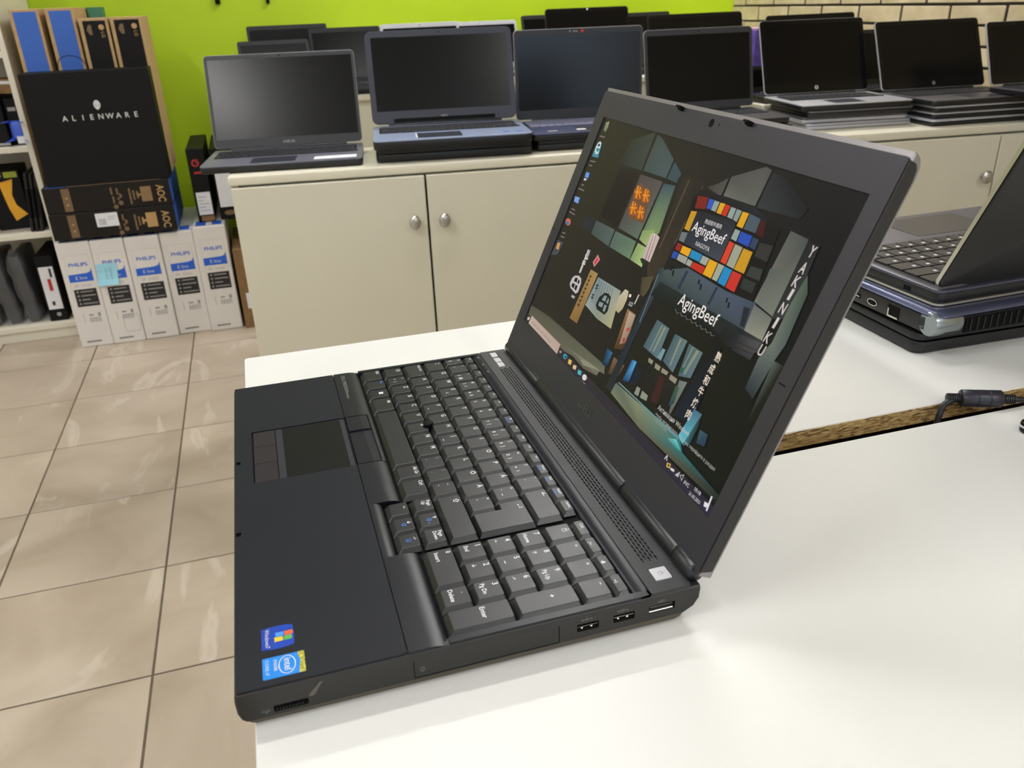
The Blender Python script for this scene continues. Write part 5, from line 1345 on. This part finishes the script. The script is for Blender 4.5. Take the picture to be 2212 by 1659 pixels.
# ------------------------------------------------------------------ laptops on the far table, right
closed_laptop('black closed laptop at the bottom of the stack on the far table', (1.015, 0.118, TZ), R(180 - 1.5), 0.372, 0.240, 0.0215, M_NB_BLACK, M_NB_BLACK)
t = thing('gaming_laptop', 'thick closed laptop with steel blue edge and side ports, middle of the stack', 'laptop', (0.640, -0.128, TZ + 0.0215), R(0.5))
gb = MB().slab(rrect(0, 0.38, 0.0, 0.262, 0.014, 4), 0.0015, 0.020, 0.001, 0.005, 2).build('base', M_NB_BLACK, t, 40)
sb = mat('steel_blue_metal', (92, 96, 122), 0.3, 0.7, var=0.04)
gl = MB().loft([[(x, y, z) for x, y in rrect(-0.0005 + e, 0.3805 - e, -0.0005 + e, 0.2625 - e, 0.014, 4)] for z, e in ((0.0205, 0.0005), (0.0225, -0.0008), (0.0250, 0.0008), (0.0268, 0.0045), (0.0275, 0.009))]).build('lid', sb, t, 60)
c = MB().lathe([(0.0002, 0.0), (0.0120, 0.0), (0.0128, 0.0015), (0.0128, 0.030), (0.0118, 0.032), (0.0002, 0.032)], 24, Matrix(((0, 0, 1, 0.0), (1, 0, 0, 0.010), (0, 1, 0, 0.0135), (0, 0, 0, 1))) @ Matrix.Diagonal((0.95, 0.95, 1, 1)))
c.build('hinge_cap', mat('brushed_steel', (150, 158, 160), 0.3, 0.85, var=0.05), t, 50)
v = MB().box(0.034, 0.345, -0.001, 0.012, 0.004, 0.019)
v = v.build('exhaust_grille', M_BLACK, t)
fins = MB()
for k in range(38): fins.box(0.040 + k * 0.008, 0.0412 + k * 0.008, -0.0018, 0.0, 0.005, 0.018)
tag(fins.build('exhaust_fins', M_BODY, v), kind='stuff')
p = MB().box(-0.0006, 0.004, 0.048, 0.064, 0.005, 0.017).build('network_port', M_BLACK, gb)
MB().box(-0.0009, 0.002, 0.049, 0.063, 0.0045, 0.0062).box(-0.0009, 0.002, 0.062, 0.0635, 0.0045, 0.013).build('port_rim', M_GOLDCHIP, p)
p = MB().slab(rrect(0.080, 0.094, 0.008, 0.0140, 0.0028, 3), 0, 0.004).xf(Matrix(((0, 0, -1, 0.0035), (1, 0, 0, 0), (0, 1, 0, 0), (0, 0, 0, 1)))).build('display_port', M_BLACK, gb)
q = MB()
ring2(q, 0, 0, 0.0075, 0.0009, 0.0, 18, 0.0036)
q.xf(Matrix(((0, 0, -1, -0.0007), (1, 0, 0, 0.087), (0, 1, 0, 0.011), (0, 0, 0, 1)))).build('port_rim', M_GOLDCHIP, p)
p = MB().box(-0.0006, 0.004, 0.106, 0.118, 0.009, 0.0135).build('usb_port', M_BLACK, gb)
MB().box(-0.0009, 0.002, 0.1065, 0.1175, 0.0105, 0.0115).build('port_tongue', M_GOLDCHIP, p)
# top laptop, seen from behind, open
t, nb, ld = notebook('open laptop with pale metal rim seen from behind, on top of the stack at right', (1.003, 0.138, TZ + 0.0490), R(180 + 1.2), 0.358, 0.245, 0.0165, R(66), 0.238, mat('notebook_dusk_grey', (66, 67, 80), 0.4, 0.2), M_BODY, M_NB_BEZEL, M_OFFSCREEN, M_NB_KEY,
    (0.010, 0.012, 0.026), None, (19, 6), (0.04, 0.97, 0.40, 0.92), (0.34, 0.66, 0.05, 0.34), single_keys=True, corner=0.008, deck_m=M_NB_BLACK)
rim = mat('pale_metal_rim', (196, 192, 180), 0.3, 0.8)
MB().sheet(rrect(-0.0006, 0.3586, -0.0006, 0.2456, 0.008, 3), [rrect(0.0012, 0.3568, 0.0012, 0.2438, 0.007, 3)], 0.0030, 0.0020).build('metal_rim', rim, nb)
MB().sheet(rrect(-0.0012, 0.3592, 0.0018, 0.2392, 0.008, 3), [rrect(0.0006, 0.3574, 0.0036, 0.2374, 0.007, 3)], -0.0006, 0.0040).build('metal_rim', rim, ld)
MB().slab(circle(0.333, 0.216, 0.009, 20, 0.0055), 0.0165, 0.0169).build('power_button', M_NB_NAVY, nb)
for y in (0.05, 0.2): MB().box(0.3570, 0.3585, y, y + 0.009, 0.006, 0.0105).build('side_port', M_BLACK, nb)

# ------------------------------------------------------------------ cable with ferrite bead, trinket
t = thing('power_cable', 'black cable with a ribbed ferrite bead, dropping into the gap between the tables', 'cable', (0.583, -0.212, TZ))
def smooth_path(P, n=8):
    out = []
    for i in range(len(P) - 1):
        p0 = Vector(P[max(i - 1, 0)]); p1 = Vector(P[i]); p2 = Vector(P[i + 1]); p3 = Vector(P[min(i + 2, len(P) - 1)])
        for k in range(n):
            s = k / n
            out.append(tuple(0.5 * ((2 * p1) + (p2 - p0) * s + (2 * p0 - 5 * p1 + 4 * p2 - p3) * s * s + (3 * p1 - p0 - 3 * p2 + p3) * s ** 3)))
    out.append(tuple(P[-1]))
    return out
MB().tube(smooth_path([(-0.012, -0.004, -0.10), (-0.011, -0.004, -0.03), (-0.009, -0.003, -0.006), (-0.002, 0.000, 0.004), (0.012, 0.000, 0.0075)]), 0.0026, 10).build('cable', M_CABLE, t, 60)
MB().tube(smooth_path([(0.052, -0.018, 0.0075), (0.064, -0.021, 0.006), (0.090, -0.024, 0.003), (0.16, -0.030, 0.003), (0.30, -0.020, 0.003)]), 0.0026, 10).build('cable', M_CABLE, t, 60)
bd = Vector((0.040, -0.018, 0)).normalized()
ang = math.atan2(bd.y, bd.x)
XB = Matrix.Translation((0.010, 0.0, 0.0078)) @ Matrix.Rotation(ang, 4, 'Z') @ Matrix(((0, 0, 1, 0), (1, 0, 0, 0), (0, 1, 0, 0), (0, 0, 0, 1)))
MB().lathe([(0.0030, 0.002), (0.0068, 0.0024), (0.0076, 0.0034), (0.0076, 0.0138), (0.0071, 0.0142), (0.0071, 0.0152), (0.0076, 0.0156), (0.0076, 0.0236), (0.0071, 0.0240), (0.0071, 0.0250), (0.0076, 0.0254), (0.0076, 0.0346), (0.0068, 0.0356), (0.003, 0.036)], 20, XB).build('ferrite_bead', M_BEAD, t, 50)
rl = []
for k in range(6):
    z0 = 0.036 + k * 0.0018
    rl += [(0.0042, z0), (0.0042, z0 + 0.0011), (0.0033, z0 + 0.0012), (0.0033, z0 + 0.0017)]
MB().lathe(rl, 14, XB).build('strain_relief', M_CABLE, t, 50)
rl = [(a, 0.002 - (b_ - 0.036)) for a, b_ in rl]
MB().lathe(list(reversed(rl)), 14, XB).build('strain_relief', M_CABLE, t, 50)
t = thing('gadget', 'small black and gold gadget cut by the right picture edge', 'gadget', (0.626, -0.274, TZ), R(-20))
MB().slab(circle(0, 0, 0.022, 24, 0.012), 0.0, 0.009, 0.002, 0.002, 3).build('case', M_BLACKGLOSS, t, 50)
MB().sheet(circle(0, 0, 0.0226, 24, 0.0126), [circle(0, 0, 0.0208, 24, 0.0108)], 0.0064, 0.0014).build('pale_rim', M_PRINTWHITE, t)
MB().lathe([(0.0002, 0.0), (0.009, 0.0), (0.0115, 0.003), (0.0115, 0.006), (0.009, 0.009), (0.0002, 0.0095)], 20, Matrix.Translation((0.004, 0.018, 0.0)) ).build('gold_disc', M_GOLD, t, 50)
# ------------------------------------------------------------------ cartons and shelf on the left
FRONT = lambda y: Matrix(((1, 0, 0, 0), (0, 0, -1, y), (0, 1, 0, 0), (0, 0, 0, 1)))    # (x, z) drawing on the face towards the viewer
RIGHTF = lambda x: Matrix(((0, 0, 1, x), (1, 0, 0, 0), (0, 1, 0, 0), (0, 0, 0, 1)))   # (y, z) drawing on the right face
def face(mb, M, name, m, parent):
    return mb.xf(M).build(name, m, parent)
def carton(name, label, loc, w, d, h, m, group=None, cat='box', r=0.002, rz=0.0):
    t = thing(name, label, cat, loc, rz, group)
    c = MB().rbox(0, w, 0, d, 0, h, r, 1).build('carton', m, t)
    return t, c
YB = 2.36
PX = [-0.6545, -0.5465, -0.4385, -0.3235, -0.2095, -0.0975]
PZ = [0.381, 0.380, 0.378, 0.379, 0.389]
WHICH = ['leftmost white monitor box of the row on the floor, below the dark cartons', 'white monitor box with the pale blue sticky note', 'middle white monitor box of the five on the floor', 'fourth white monitor box from the left, smudged below its label', 'rightmost white monitor box, next to the cream cabinet']
for k in range(5):
    w = PX[k + 1] - PX[k] - 0.0015; h = PZ[k]
    t, c = carton('monitor_box', WHICH[k], (PX[k], YB + (0.004, 0.0, 0.003, 0.012, 0.0)[k], 0), w, 0.40, h, M_BOXWHITE, 'white monitor boxes on the floor', r=0.003)
    fy = -0.0004
    F = FRONT(fy)
    lx = w * 0.16; lw = w * 0.72
    top = h - 0.045
    face(MB().sheet(rect(lx, lx + lw, top - 0.150, top), [rect(lx + 0.0005, lx + lw - 0.0005, top - 0.1495, top - 0.0005)], 0, 0.0001), F, 'label_outline', M_PRINTGREY, c)
    face(MB().text('PHILIPS', lx + lw * 0.12, top - 0.040, width=lw * 0.78, height=0.0125, bold=0.02), F, 'brand_text', M_PRINTBLUE, c)
    face(MB().flat([(lx, top - 0.095), (lx + lw, top - 0.095), (lx + lw, top - 0.050), (lx + lw * 0.92, top - 0.062), (lx + lw * 0.75, top - 0.066), (lx, top - 0.068)], 0), F, 'blue_band', M_PRINTBLUE, c)
    face(MB().text('E line', lx + lw * 0.28, top - 0.087, height=0.012, z=0.0003), F, 'band_text', M_PRINTWHITE, c)
    q = MB().text('24', lx + lw * 0.14, top - 0.113, height=0.0095)
    for i in range(3): q.flat(rect(lx + lw * 0.42, lx + lw * 0.85, top - 0.106 - i * 0.004, top - 0.105 - i * 0.004), 0)
    face(q, F, 'size_text', M_PRINTGREY, c)
    bk = face(MB().flat(rect(lx + lw * 0.06, lx + lw * 1.0, top - 0.185, top - 0.122), 0), F, 'feature_panel', M_PRINTBLACK, c)
    q = MB()
    for i in range(4):
        q.flat(circle(lx + lw * 0.2, top - 0.131 - i * 0.0145, 0.0035, 10), 0.0003)
        q.flat(rect(lx + lw * 0.32, lx + lw * (0.86, 0.92, 0.66, 0.94)[i], top - 0.133 - i * 0.0145, top - 0.1295 - i * 0.0145), 0.0003)
    face(q, F, 'feature_text', M_PRINTGREY, c)
    q = MB()
    y0 = top - 0.245
    for i in range(9): q.flat(rect(lx + lw * 0.42 + i * lw * 0.055, lx + lw * 0.42 + i * lw * 0.055 + lw * (0.02 if i % 2 else 0.035), y0, y0 + 0.018), 0)
    q.flat(rect(lx + lw * 0.18, lx + lw * 0.2, y0, y0 + 0.032), 0).flat(rect(lx + lw * 0.42, lx + lw * 0.62, y0 + 0.024, y0 + 0.030), 0).flat(rect(lx + lw * 0.8, lx + lw * 0.92, y0 + 0.02, y0 + 0.034), 0)
    face(q, F, 'barcode', M_PRINTGREY, c)
    q = MB()
    for i in range(8): q.flat(rect(w * 0.2 + i * 0.006, w * 0.2 + i * 0.006 + 0.0045, 0.017, 0.0225), 0)
    face(q, F, 'handling_symbols', mat('dark_grey_print', (70, 68, 68), 0.6), c)
    if k == 1: face(MB().sheet(rrect(w * 0.45, w * 0.96, 0.04, 0.105, 0.012, 3), [rrect(w * 0.45 + 0.0012, w * 0.96 - 0.0012, 0.0412, 0.1038, 0.011, 3)], 0, 0.0001), F, 'hand_cut', M_PRINTGREY, c)
    q = MB().box(w * 0.10, w * 0.42, 0.02, 0.09, h, h + 0.0004).box(w * 0.6, w * 0.9, 0.02, 0.08, h, h + 0.0004)
    q.build('top_print', M_PRINTBLUE, c)
# sticky note
t = thing('sticky_note', 'pale blue sticky note on the second white monitor box', 'note', (-0.543, YB - 0.0018, 0.221))
b = MB()
b.loft([[(x + (0.076 - z) * -0.08, -0.0004 - 0.008 * (1 - z / 0.076) ** 3, z) for x in (0.0, 0.033, 0.067)] + [(x + (0.076 - z) * -0.08, 0.0 - 0.008 * (1 - z / 0.076) ** 3 + 0.0001, z) for x in (0.067, 0.033, 0.0)] for z in (0.0, 0.02, 0.045, 0.076)])
b.build('paper', M_NOTE, t)
q = MB()
for x in (0.028, 0.043): q.flat(rect(x, x + 0.0012, 0.020, 0.062), 0)
face(q, FRONT(-0.0092), 'pen_marks', mat('pen_ink', (80, 130, 150), 0.7), t)

# two dark monitor cartons lying on top
for k, (z, nm) in enumerate(((0.3905, 'lower dark brown monitor carton, with a white barcode label'), (0.4785, 'upper dark brown monitor carton, under the black notebook box'))):
    t, c = carton('monitor_carton', nm, (-0.648, YB - 0.004 + 0.004 * k, z), 0.394, 0.36, 0.087, M_BOXBROWNBLACK, 'dark monitor cartons', r=0.0015)
    F = FRONT(-0.0004)
    face(MB().text('AOC', 0, 0, width=0.058, height=0.024, bold=0.02).xf(Matrix.Translation((0.352, 0.070, 0)) @ Matrix.Rotation(R(-90), 4, 'Z')), F, 'brand_text', M_PRINTGOLD, c)
    face(MB().flat(rect(0.300, 0.334, 0.018, 0.068), 0).flat(rect(0.291, 0.300, 0.038, 0.046), 0).flat(rect(0.286, 0.291, 0.030, 0.054), 0), F, 'monitor_drawing', M_PRINTGOLD if k == 0 else mat('tan_print_dim', (132, 104, 68), 0.6), c)
    q = MB()
    for x, y0, y1 in ((0.206, 0.05, 0.074), (0.208, 0.02, 0.044), (0.224, 0.03, 0.07), (0.262, 0.012, 0.066), (0.274, 0.026, 0.058)): q.flat(rect(x, x + 0.006, y0, y1), 0)
    for x, y in ((0.232, 0.044), (0.232, 0.020), (0.214, 0.008)): q.flat(circle(x, y, 0.008, 10), 0)
    face(q, F, 'icon_print', M_PRINTTAN, c)
    face(MB().flat(rect(0.056, 0.082, 0.006, 0.082), 0), F, 'stripe_print', M_PRINTTAN, c)
    q = MB()
    for y in (0.028, 0.050): q.flat(circle(0.069, y, 0.0035, 8), 0.0002)
    face(q, F, 'stripe_symbols', M_PRINTGOLD, c)
    if k == 0:
        face(MB().flat(rrect(0.142, 0.212, 0.034, 0.080, 0.002, 1), 0.0003), F, 'barcode_label', M_LABELWHITE, c)
        q = MB()
        for i in range(8): q.flat(rect(0.150 + i * 0.003, 0.1515 + i * 0.003, 0.040, 0.062), 0.0005)
        q.flat(rect(0.180, 0.205, 0.066, 0.068), 0.0005).flat(rect(0.180, 0.200, 0.058, 0.060), 0.0005)
        face(q, F, 'barcode', M_PRINTGREY, c)
    face(MB().flat(rect(0.004, 0.356, 0.003, 0.084), 0), RIGHTF(0.3944), 'blue_side_print', M_BOXBLUE, c)
MB().box(0.02, 0.37, 0.006, 0.016, 0.087, 0.0874).build('kraft_flap', M_KRAFT, c)
MB().box(0.012, 0.075, 0.003, 0.012, 0.0874, 0.0878).build('blue_tape', M_PRINTBLUE, c)

# black notebook box
t, c = carton('notebook_box', 'large black notebook box with white oval emblem and lettering, on the dark cartons', (-0.628, YB + 0.006, 0.5665), 0.382, 0.105, 0.353, M_BOXBLACK)
F = FRONT(-0.0004)
q = MB(); TXT = 'ALIENWARE'
for i, ch in enumerate(TXT): q.text(ch, 0.104 + i * 0.0268, 0.205, height=0.0165, align='C', bold=0.01)
face(q, F, 'brand_text', M_PRINTWHITE, c)
q = MB().flat([(0.2075 + 0.0105 * math.cos(a) * (1.0 if math.sin(a) > 0 else 1.0 - 0.45 * (-math.sin(a)) ** 2), 0.249 + 0.0150 * math.sin(a)) for a in [2 * PI * i / 20 for i in range(20)]], 0)
face(q, F, 'emblem', M_PRINTWHITE, c)
q = MB()
for s in (-1, 1): q.flat([(0.2075 + s * (0.0045 + 0.0030 * math.cos(a)), 0.2475 + 0.0018 * math.sin(a) + 0.002 * math.cos(a)) for a in [2 * PI * i / 10 for i in range(10)]][::1 if s > 0 else -1], 0.0003)
face(q, F, 'emblem_eyes', M_PRINTGREY, c)
MB().tube(smooth_path([(0.110, 0.055, 0.352), (0.118, 0.056, 0.385), (0.150, 0.058, 0.398), (0.185, 0.056, 0.385), (0.200, 0.055, 0.352)]), 0.0012, 6).build('cord_handle', M_BLACK, c)

# upright boxes behind it
def upright(label, x0, x1, z1, y0, dpt, panel, group, big=None):
    t, c = carton('monitor_box', label, (x0, y0, 0.5665), x1 - x0, dpt, z1 - 0.5665, M_KRAFT, group, r=0.0015)
    w = x1 - x0; h = z1 - 0.5665
    face(MB().flat(rect(0.011, w - 0.008, 0.01, h - 0.008), 0), FRONT(-0.0004), 'printed_panel', panel, c)
    return t, c, w, h
upright('kraft box with plain blue printed panel, nearest the white shelf', -0.632, -0.546, 1.104, 2.485, 0.33, M_BOXBLUE, 'blue panelled kraft boxes')
upright('kraft box with plain blue printed panel, beside the black panelled boxes', -0.528, -0.444, 1.104, 2.485, 0.33, M_BOXBLUE, 'blue panelled kraft boxes')
for x0, x1, lb in ((-0.434, -0.347, 'left kraft box with black panel and tan round logo'), (-0.340, -0.245, 'right kraft box with black panel and tan round logo')):
    t, c, w, h = upright(lb, x0, x1, 1.071, 2.470, 0.25, M_BOXBLACK, 'black panelled kraft boxes')
    F = FRONT(-0.0008)
    q = MB().flat(circle(w * 0.74, h - 0.028, 0.0085, 14), 0)
    q2 = MB().text('LG', 0, 0, height=0.0105).xf(Matrix.Translation((w * 0.70, h - 0.042, 0)) @ Matrix.Rotation(R(-90), 4, 'Z'))
    q.add(q2.v, q2.f)
    face(q, F, 'brand_text', M_PRINTGOLD, c)
    face(MB().flat([(w * 0.22, h - 0.035), (w * 0.30, h - 0.050), (w * 0.40, h - 0.050), (w * 0.40, h - 0.020), (w * 0.30, h - 0.020)], 0), F, 'monitor_drawing', M_PRINTTAN, c)
t, c = carton('green_carton', 'dark green box corner standing behind the blue panelled boxes', (-0.440, 2.74, 0.5665), 0.05, 0.06, 0.538, mat('green_carton_print', (60, 120, 90), 0.6))
# slim dark boxes standing on the white ones
for lb, x0, x1, y0, z0, z1, kind in (('black box with red dragon print and white label, standing on the white boxes', -0.186, -0.128, 2.43, 0.390, 0.646, 0), ('black box with long white label, tucked behind the cabinet corner', -0.110, -0.040, 2.44, 0.390, 0.640, 1)):
    t, c = carton('slim_box', lb, (x0, y0, z0), x1 - x0, 0.37, z1 - z0, M_BOXBLACK)
    w = x1 - x0; h = z1 - z0; F = FRONT(-0.0005)
    if kind == 0:
        q = MB(); ring2(q, w * 0.42, h - 0.048, 0.013, 0.005, 0, 12); q.flat([(w * 0.42, h - 0.044), (w * 0.62, h - 0.034), (w * 0.55, h - 0.052)], 0); q.flat(rect(w * 0.26, w * 0.8, h - 0.085, h - 0.078), 0)
        face(q, F, 'red_emblem', M_PRINTRED, c)
        face(MB().flat(rect(w * 0.12, w * 0.94, 0.026, 0.106), 0), F, 'paper_label', M_LABELWHITE, c)
        q = MB()
        for i in range(5): q.flat(rect(w * 0.2, w * (0.8, 0.6, 0.85, 0.5, 0.7)[i], 0.040 + i * 0.012, 0.0425 + i * 0.012), 0.0003)
        face(q, F, 'label_text', M_PRINTGREY, c)
        face(MB().flat(rect(w * 0.2, w * 0.98, 0.003, 0.022), 0), F, 'kraft_end', M_KRAFTDARK, c)
    else:
        face(MB().flat(rect(w * 0.08, w * 0.80, 0.045, h - 0.03), 0), F, 'paper_label', M_LABELWHITE, c)
        face(MB().flat(circle(w * 0.5, 0.024, 0.02, 14, 0.009), 0), F, 'oval_logo', M_PRINTTAN, c)
t, c = carton('kraft_box', 'plain brown cardboard box standing between white boxes and cabinet', (-0.088, 2.345, 0), 0.075, 0.35, 0.30, M_KRAFTDARK)
face(MB().flat(rect(0.020, 0.060, 0.075, 0.135), 0), FRONT(-0.0005), 'paper_label', M_LABELWHITE, c)

# white shelving unit
SX = -0.668; SY = 2.50
t = thing('shelving_unit', 'white shelving unit at the left picture edge, filled with small goods', 'shelf', (-1.1, SY, 0))
def sbox(name, x0, x1, y0, y1, z0, z1): return MB().rbox(x0 + 1.1, x1 + 1.1, y0 - SY, y1 - SY, z0, z1, 0.0012, 1).build(name, M_SHELF, t)
sbox('side_panel', SX - 0.018, SX, SY, WY - 0.01, 0, 1.9)
sbox('side_panel', -1.55, -1.532, SY, WY - 0.01, 0, 1.9)
for z in (0.040, 0.376, 0.668, 0.964, 1.26, 1.56): sbox('shelf', -1.532, SX - 0.018, SY + 0.002, WY - 0.02, z, z + 0.019)
sbox('back_panel', -1.532, SX - 0.018, WY - 0.02, WY - 0.012, 0.04, 1.9)
sbox('plinth', -1.532, SX - 0.018, SY + 0.012, SY + 0.028, 0, 0.040)
# goods on the shelves: lower bay
Z0 = 0.0595
t, c = carton('slim_box', 'black box with white printed front on the lowest shelf', (-0.772, SY + 0.03, Z0), 0.060, 0.24, 0.245, M_BOXBLACK, rz=R(0))
F = FRONT(-0.0005)
face(MB().flat(rect(0.006, 0.054, 0.045, 0.205), 0), F, 'paper_label', M_LABELWHITE, c)
face(MB().flat(rect(0.038, 0.046, 0.165, 0.198), 0.0003).flat(rect(0.022, 0.032, 0.06, 0.075), 0.0003), F, 'dark_lettering', M_PRINTBLACK, c)
face(MB().flat(rect(0.026, 0.038, 0.115, 0.160), 0.0003), F, 'red_lettering', M_PRINTRED, c)
face(MB().flat(circle(0.034, 0.025, 0.008, 12), 0), F, 'round_mark', M_PRINTGREY, c)
for k, (x, lean, lb) in enumerate(((-0.842, 6, 'right one of the tall bagged black goods on the lowest shelf'), (-0.905, 9, 'middle one of the tall bagged black goods on the lowest shelf'), (-0.970, 12, 'left one of the tall bagged black goods on the lowest shelf'))):
    t = thing('bagged_case', lb, 'bagged case', (x, SY + 0.04, Z0), 0, 'bagged cases on the lowest shelf')
    Mx = Matrix.Rotation(R(-lean * 0.55), 4, 'Y')
    MB().rbox(0, 0.038, 0, 0.22, 0.002, 0.250, 0.008, 2).xf(Mx).build('case', M_NB_BLACK, t, 40)
    bag = MB()
    loops = []
    for i in range(9):
        z = 0.001 + 0.275 * i / 8
        sh = 0.008 + 0.003 * math.sin(i * 2.3 + k)
        wv = 0.25 if i == 8 else 1.0
        loops.append([(0.019 + (p[0] - 0.019) * wv + 0.003 * math.sin(7 * p[1] * 10 + i), p[1], z) for p in rrect(-sh, 0.038 + sh, -sh * 1.2, 0.22 + sh, 0.010, 3)])
    bag.loft(loops).xf(Mx)
    bag.build('plastic_bag', M_BAG, t, 60)
# second bay
Z1 = 0.395
for k in range(3):
    lb = ('left', 'middle', 'right')[k] + ' one of three thin black sleeves leaning on the shelf side'
    t = thing('sleeve', lb, 'sleeve', (-0.752 + k * 0.015, SY + 0.02, Z1), 0, 'thin black sleeves')
    MB().rbox(0, 0.011, 0, 0.24, 0.001, 0.205 - 0.004 * k, 0.003, 1).xf(Matrix.Rotation(R(7), 4, 'Y')).build('sleeve_body', M_NB_BLACK, t)
    MB().rbox(0.002, 0.009, -0.001, 0.02, 0.05, 0.15, 0.001, 1).xf(Matrix.Rotation(R(7), 4, 'Y')).build('sleeve_edge', M_BLACKGLOSS, t)
t, c = carton('graphics_box', 'black and yellow hardware box on the middle shelf', (-0.862, SY + 0.09, Z1), 0.105, 0.18, 0.205, M_BOXBLACK, rz=R(4))
F = FRONT(-0.0005)
face(MB().flat([(0.035, 0.165), (0.080, 0.175), (0.074, 0.150), (0.066, 0.120), (0.072, 0.085), (0.100, 0.050), (0.058, 0.030), (0.046, 0.075), (0.040, 0.120)], 0), F, 'yellow_print', M_YELLOW, c)
face(MB().flat(rrect(0.056, 0.098, 0.180, 0.200, 0.003, 2), 0), F, 'lime_print', mat('lime_print', (150, 160, 40), 0.6), c)
face(MB().flat(rect(0.012, 0.048, 0.184, 0.196), 0), F, 'grey_print', M_PRINTGREY, c)
t, c = carton('red_box', 'dark box with red corner at the left edge of the middle shelf', (-0.990, SY + 0.06, Z1), 0.115, 0.2, 0.17, M_BOXBLACK)
face(MB().flat([(0.03, 0.0), (0.112, 0.0), (0.112, 0.035)], 0), FRONT(-0.0005), 'red_print', mat('orange_red_print', (190, 70, 30), 0.6), c)
# third bay
Z2 = 0.687
t, c = carton('black_box', 'black box with silver lower edge on the shelf above', (-0.868, SY + 0.03, Z2), 0.130, 0.2, 0.165, M_BOXBLACK)
face(MB().flat(rect(0.0, 0.130, 0.004, 0.012), 0), FRONT(-0.0005), 'silver_edge', M_PRINTGREY, c)
face(MB().flat(rect(0.085, 0.128, 0.125, 0.155), 0), FRONT(-0.0005), 'dark_teal_print', mat('teal_print', (30, 50, 66), 0.5), c)
t = thing('blister_pack', 'blue blister pack with white price tag on the upper shelf', 'pack', (-0.736, SY + 0.035, Z2))
MB().rbox(0.0, 0.050, 0.02, 0.05, 0.0, 0.150, 0.004, 2).build('card', M_BOXBLACK, t)
MB().rbox(0.004, 0.048, 0.0, 0.022, 0.018, 0.080, 0.012, 3).build('blue_case', mat('blue_plastic', (64, 96, 200), 0.4), t, 50)
MB().flat(rect(0.0, 0.030, 0.0, 0.024), 0).xf(Matrix.Translation((0.020, 0, 0.006)) @ FRONT(-0.001)).build('price_tag', M_LABELWHITE, t)
MB().flat(rect(0.010, 0.034, 0.110, 0.122), 0).xf(FRONT(0.0192)).build('white_lettering', M_PRINTGREY, t)
t = thing('brown_box', 'small brown box with pale strip lying tilted on the upper shelf', 'box', (-0.735, SY + 0.055, Z2 + 0.166), R(-32))
MB().rbox(-0.06, 0.06, 0, 0.10, 0.0, 0.045, 0.002, 1).build('carton', M_KRAFTDARK, t)
MB().box(-0.05, 0.05, -0.0006, 0.004, 0.030, 0.040).build('pale_strip', M_LABELWHITE, t)
t, c = carton('purple_pack', 'dark violet pack on the top visible shelf', (-0.800, SY + 0.02, 0.983), 0.10, 0.15, 0.10, mat('violet_pack', (60, 48, 78), 0.4, var=0.4, scale=60))
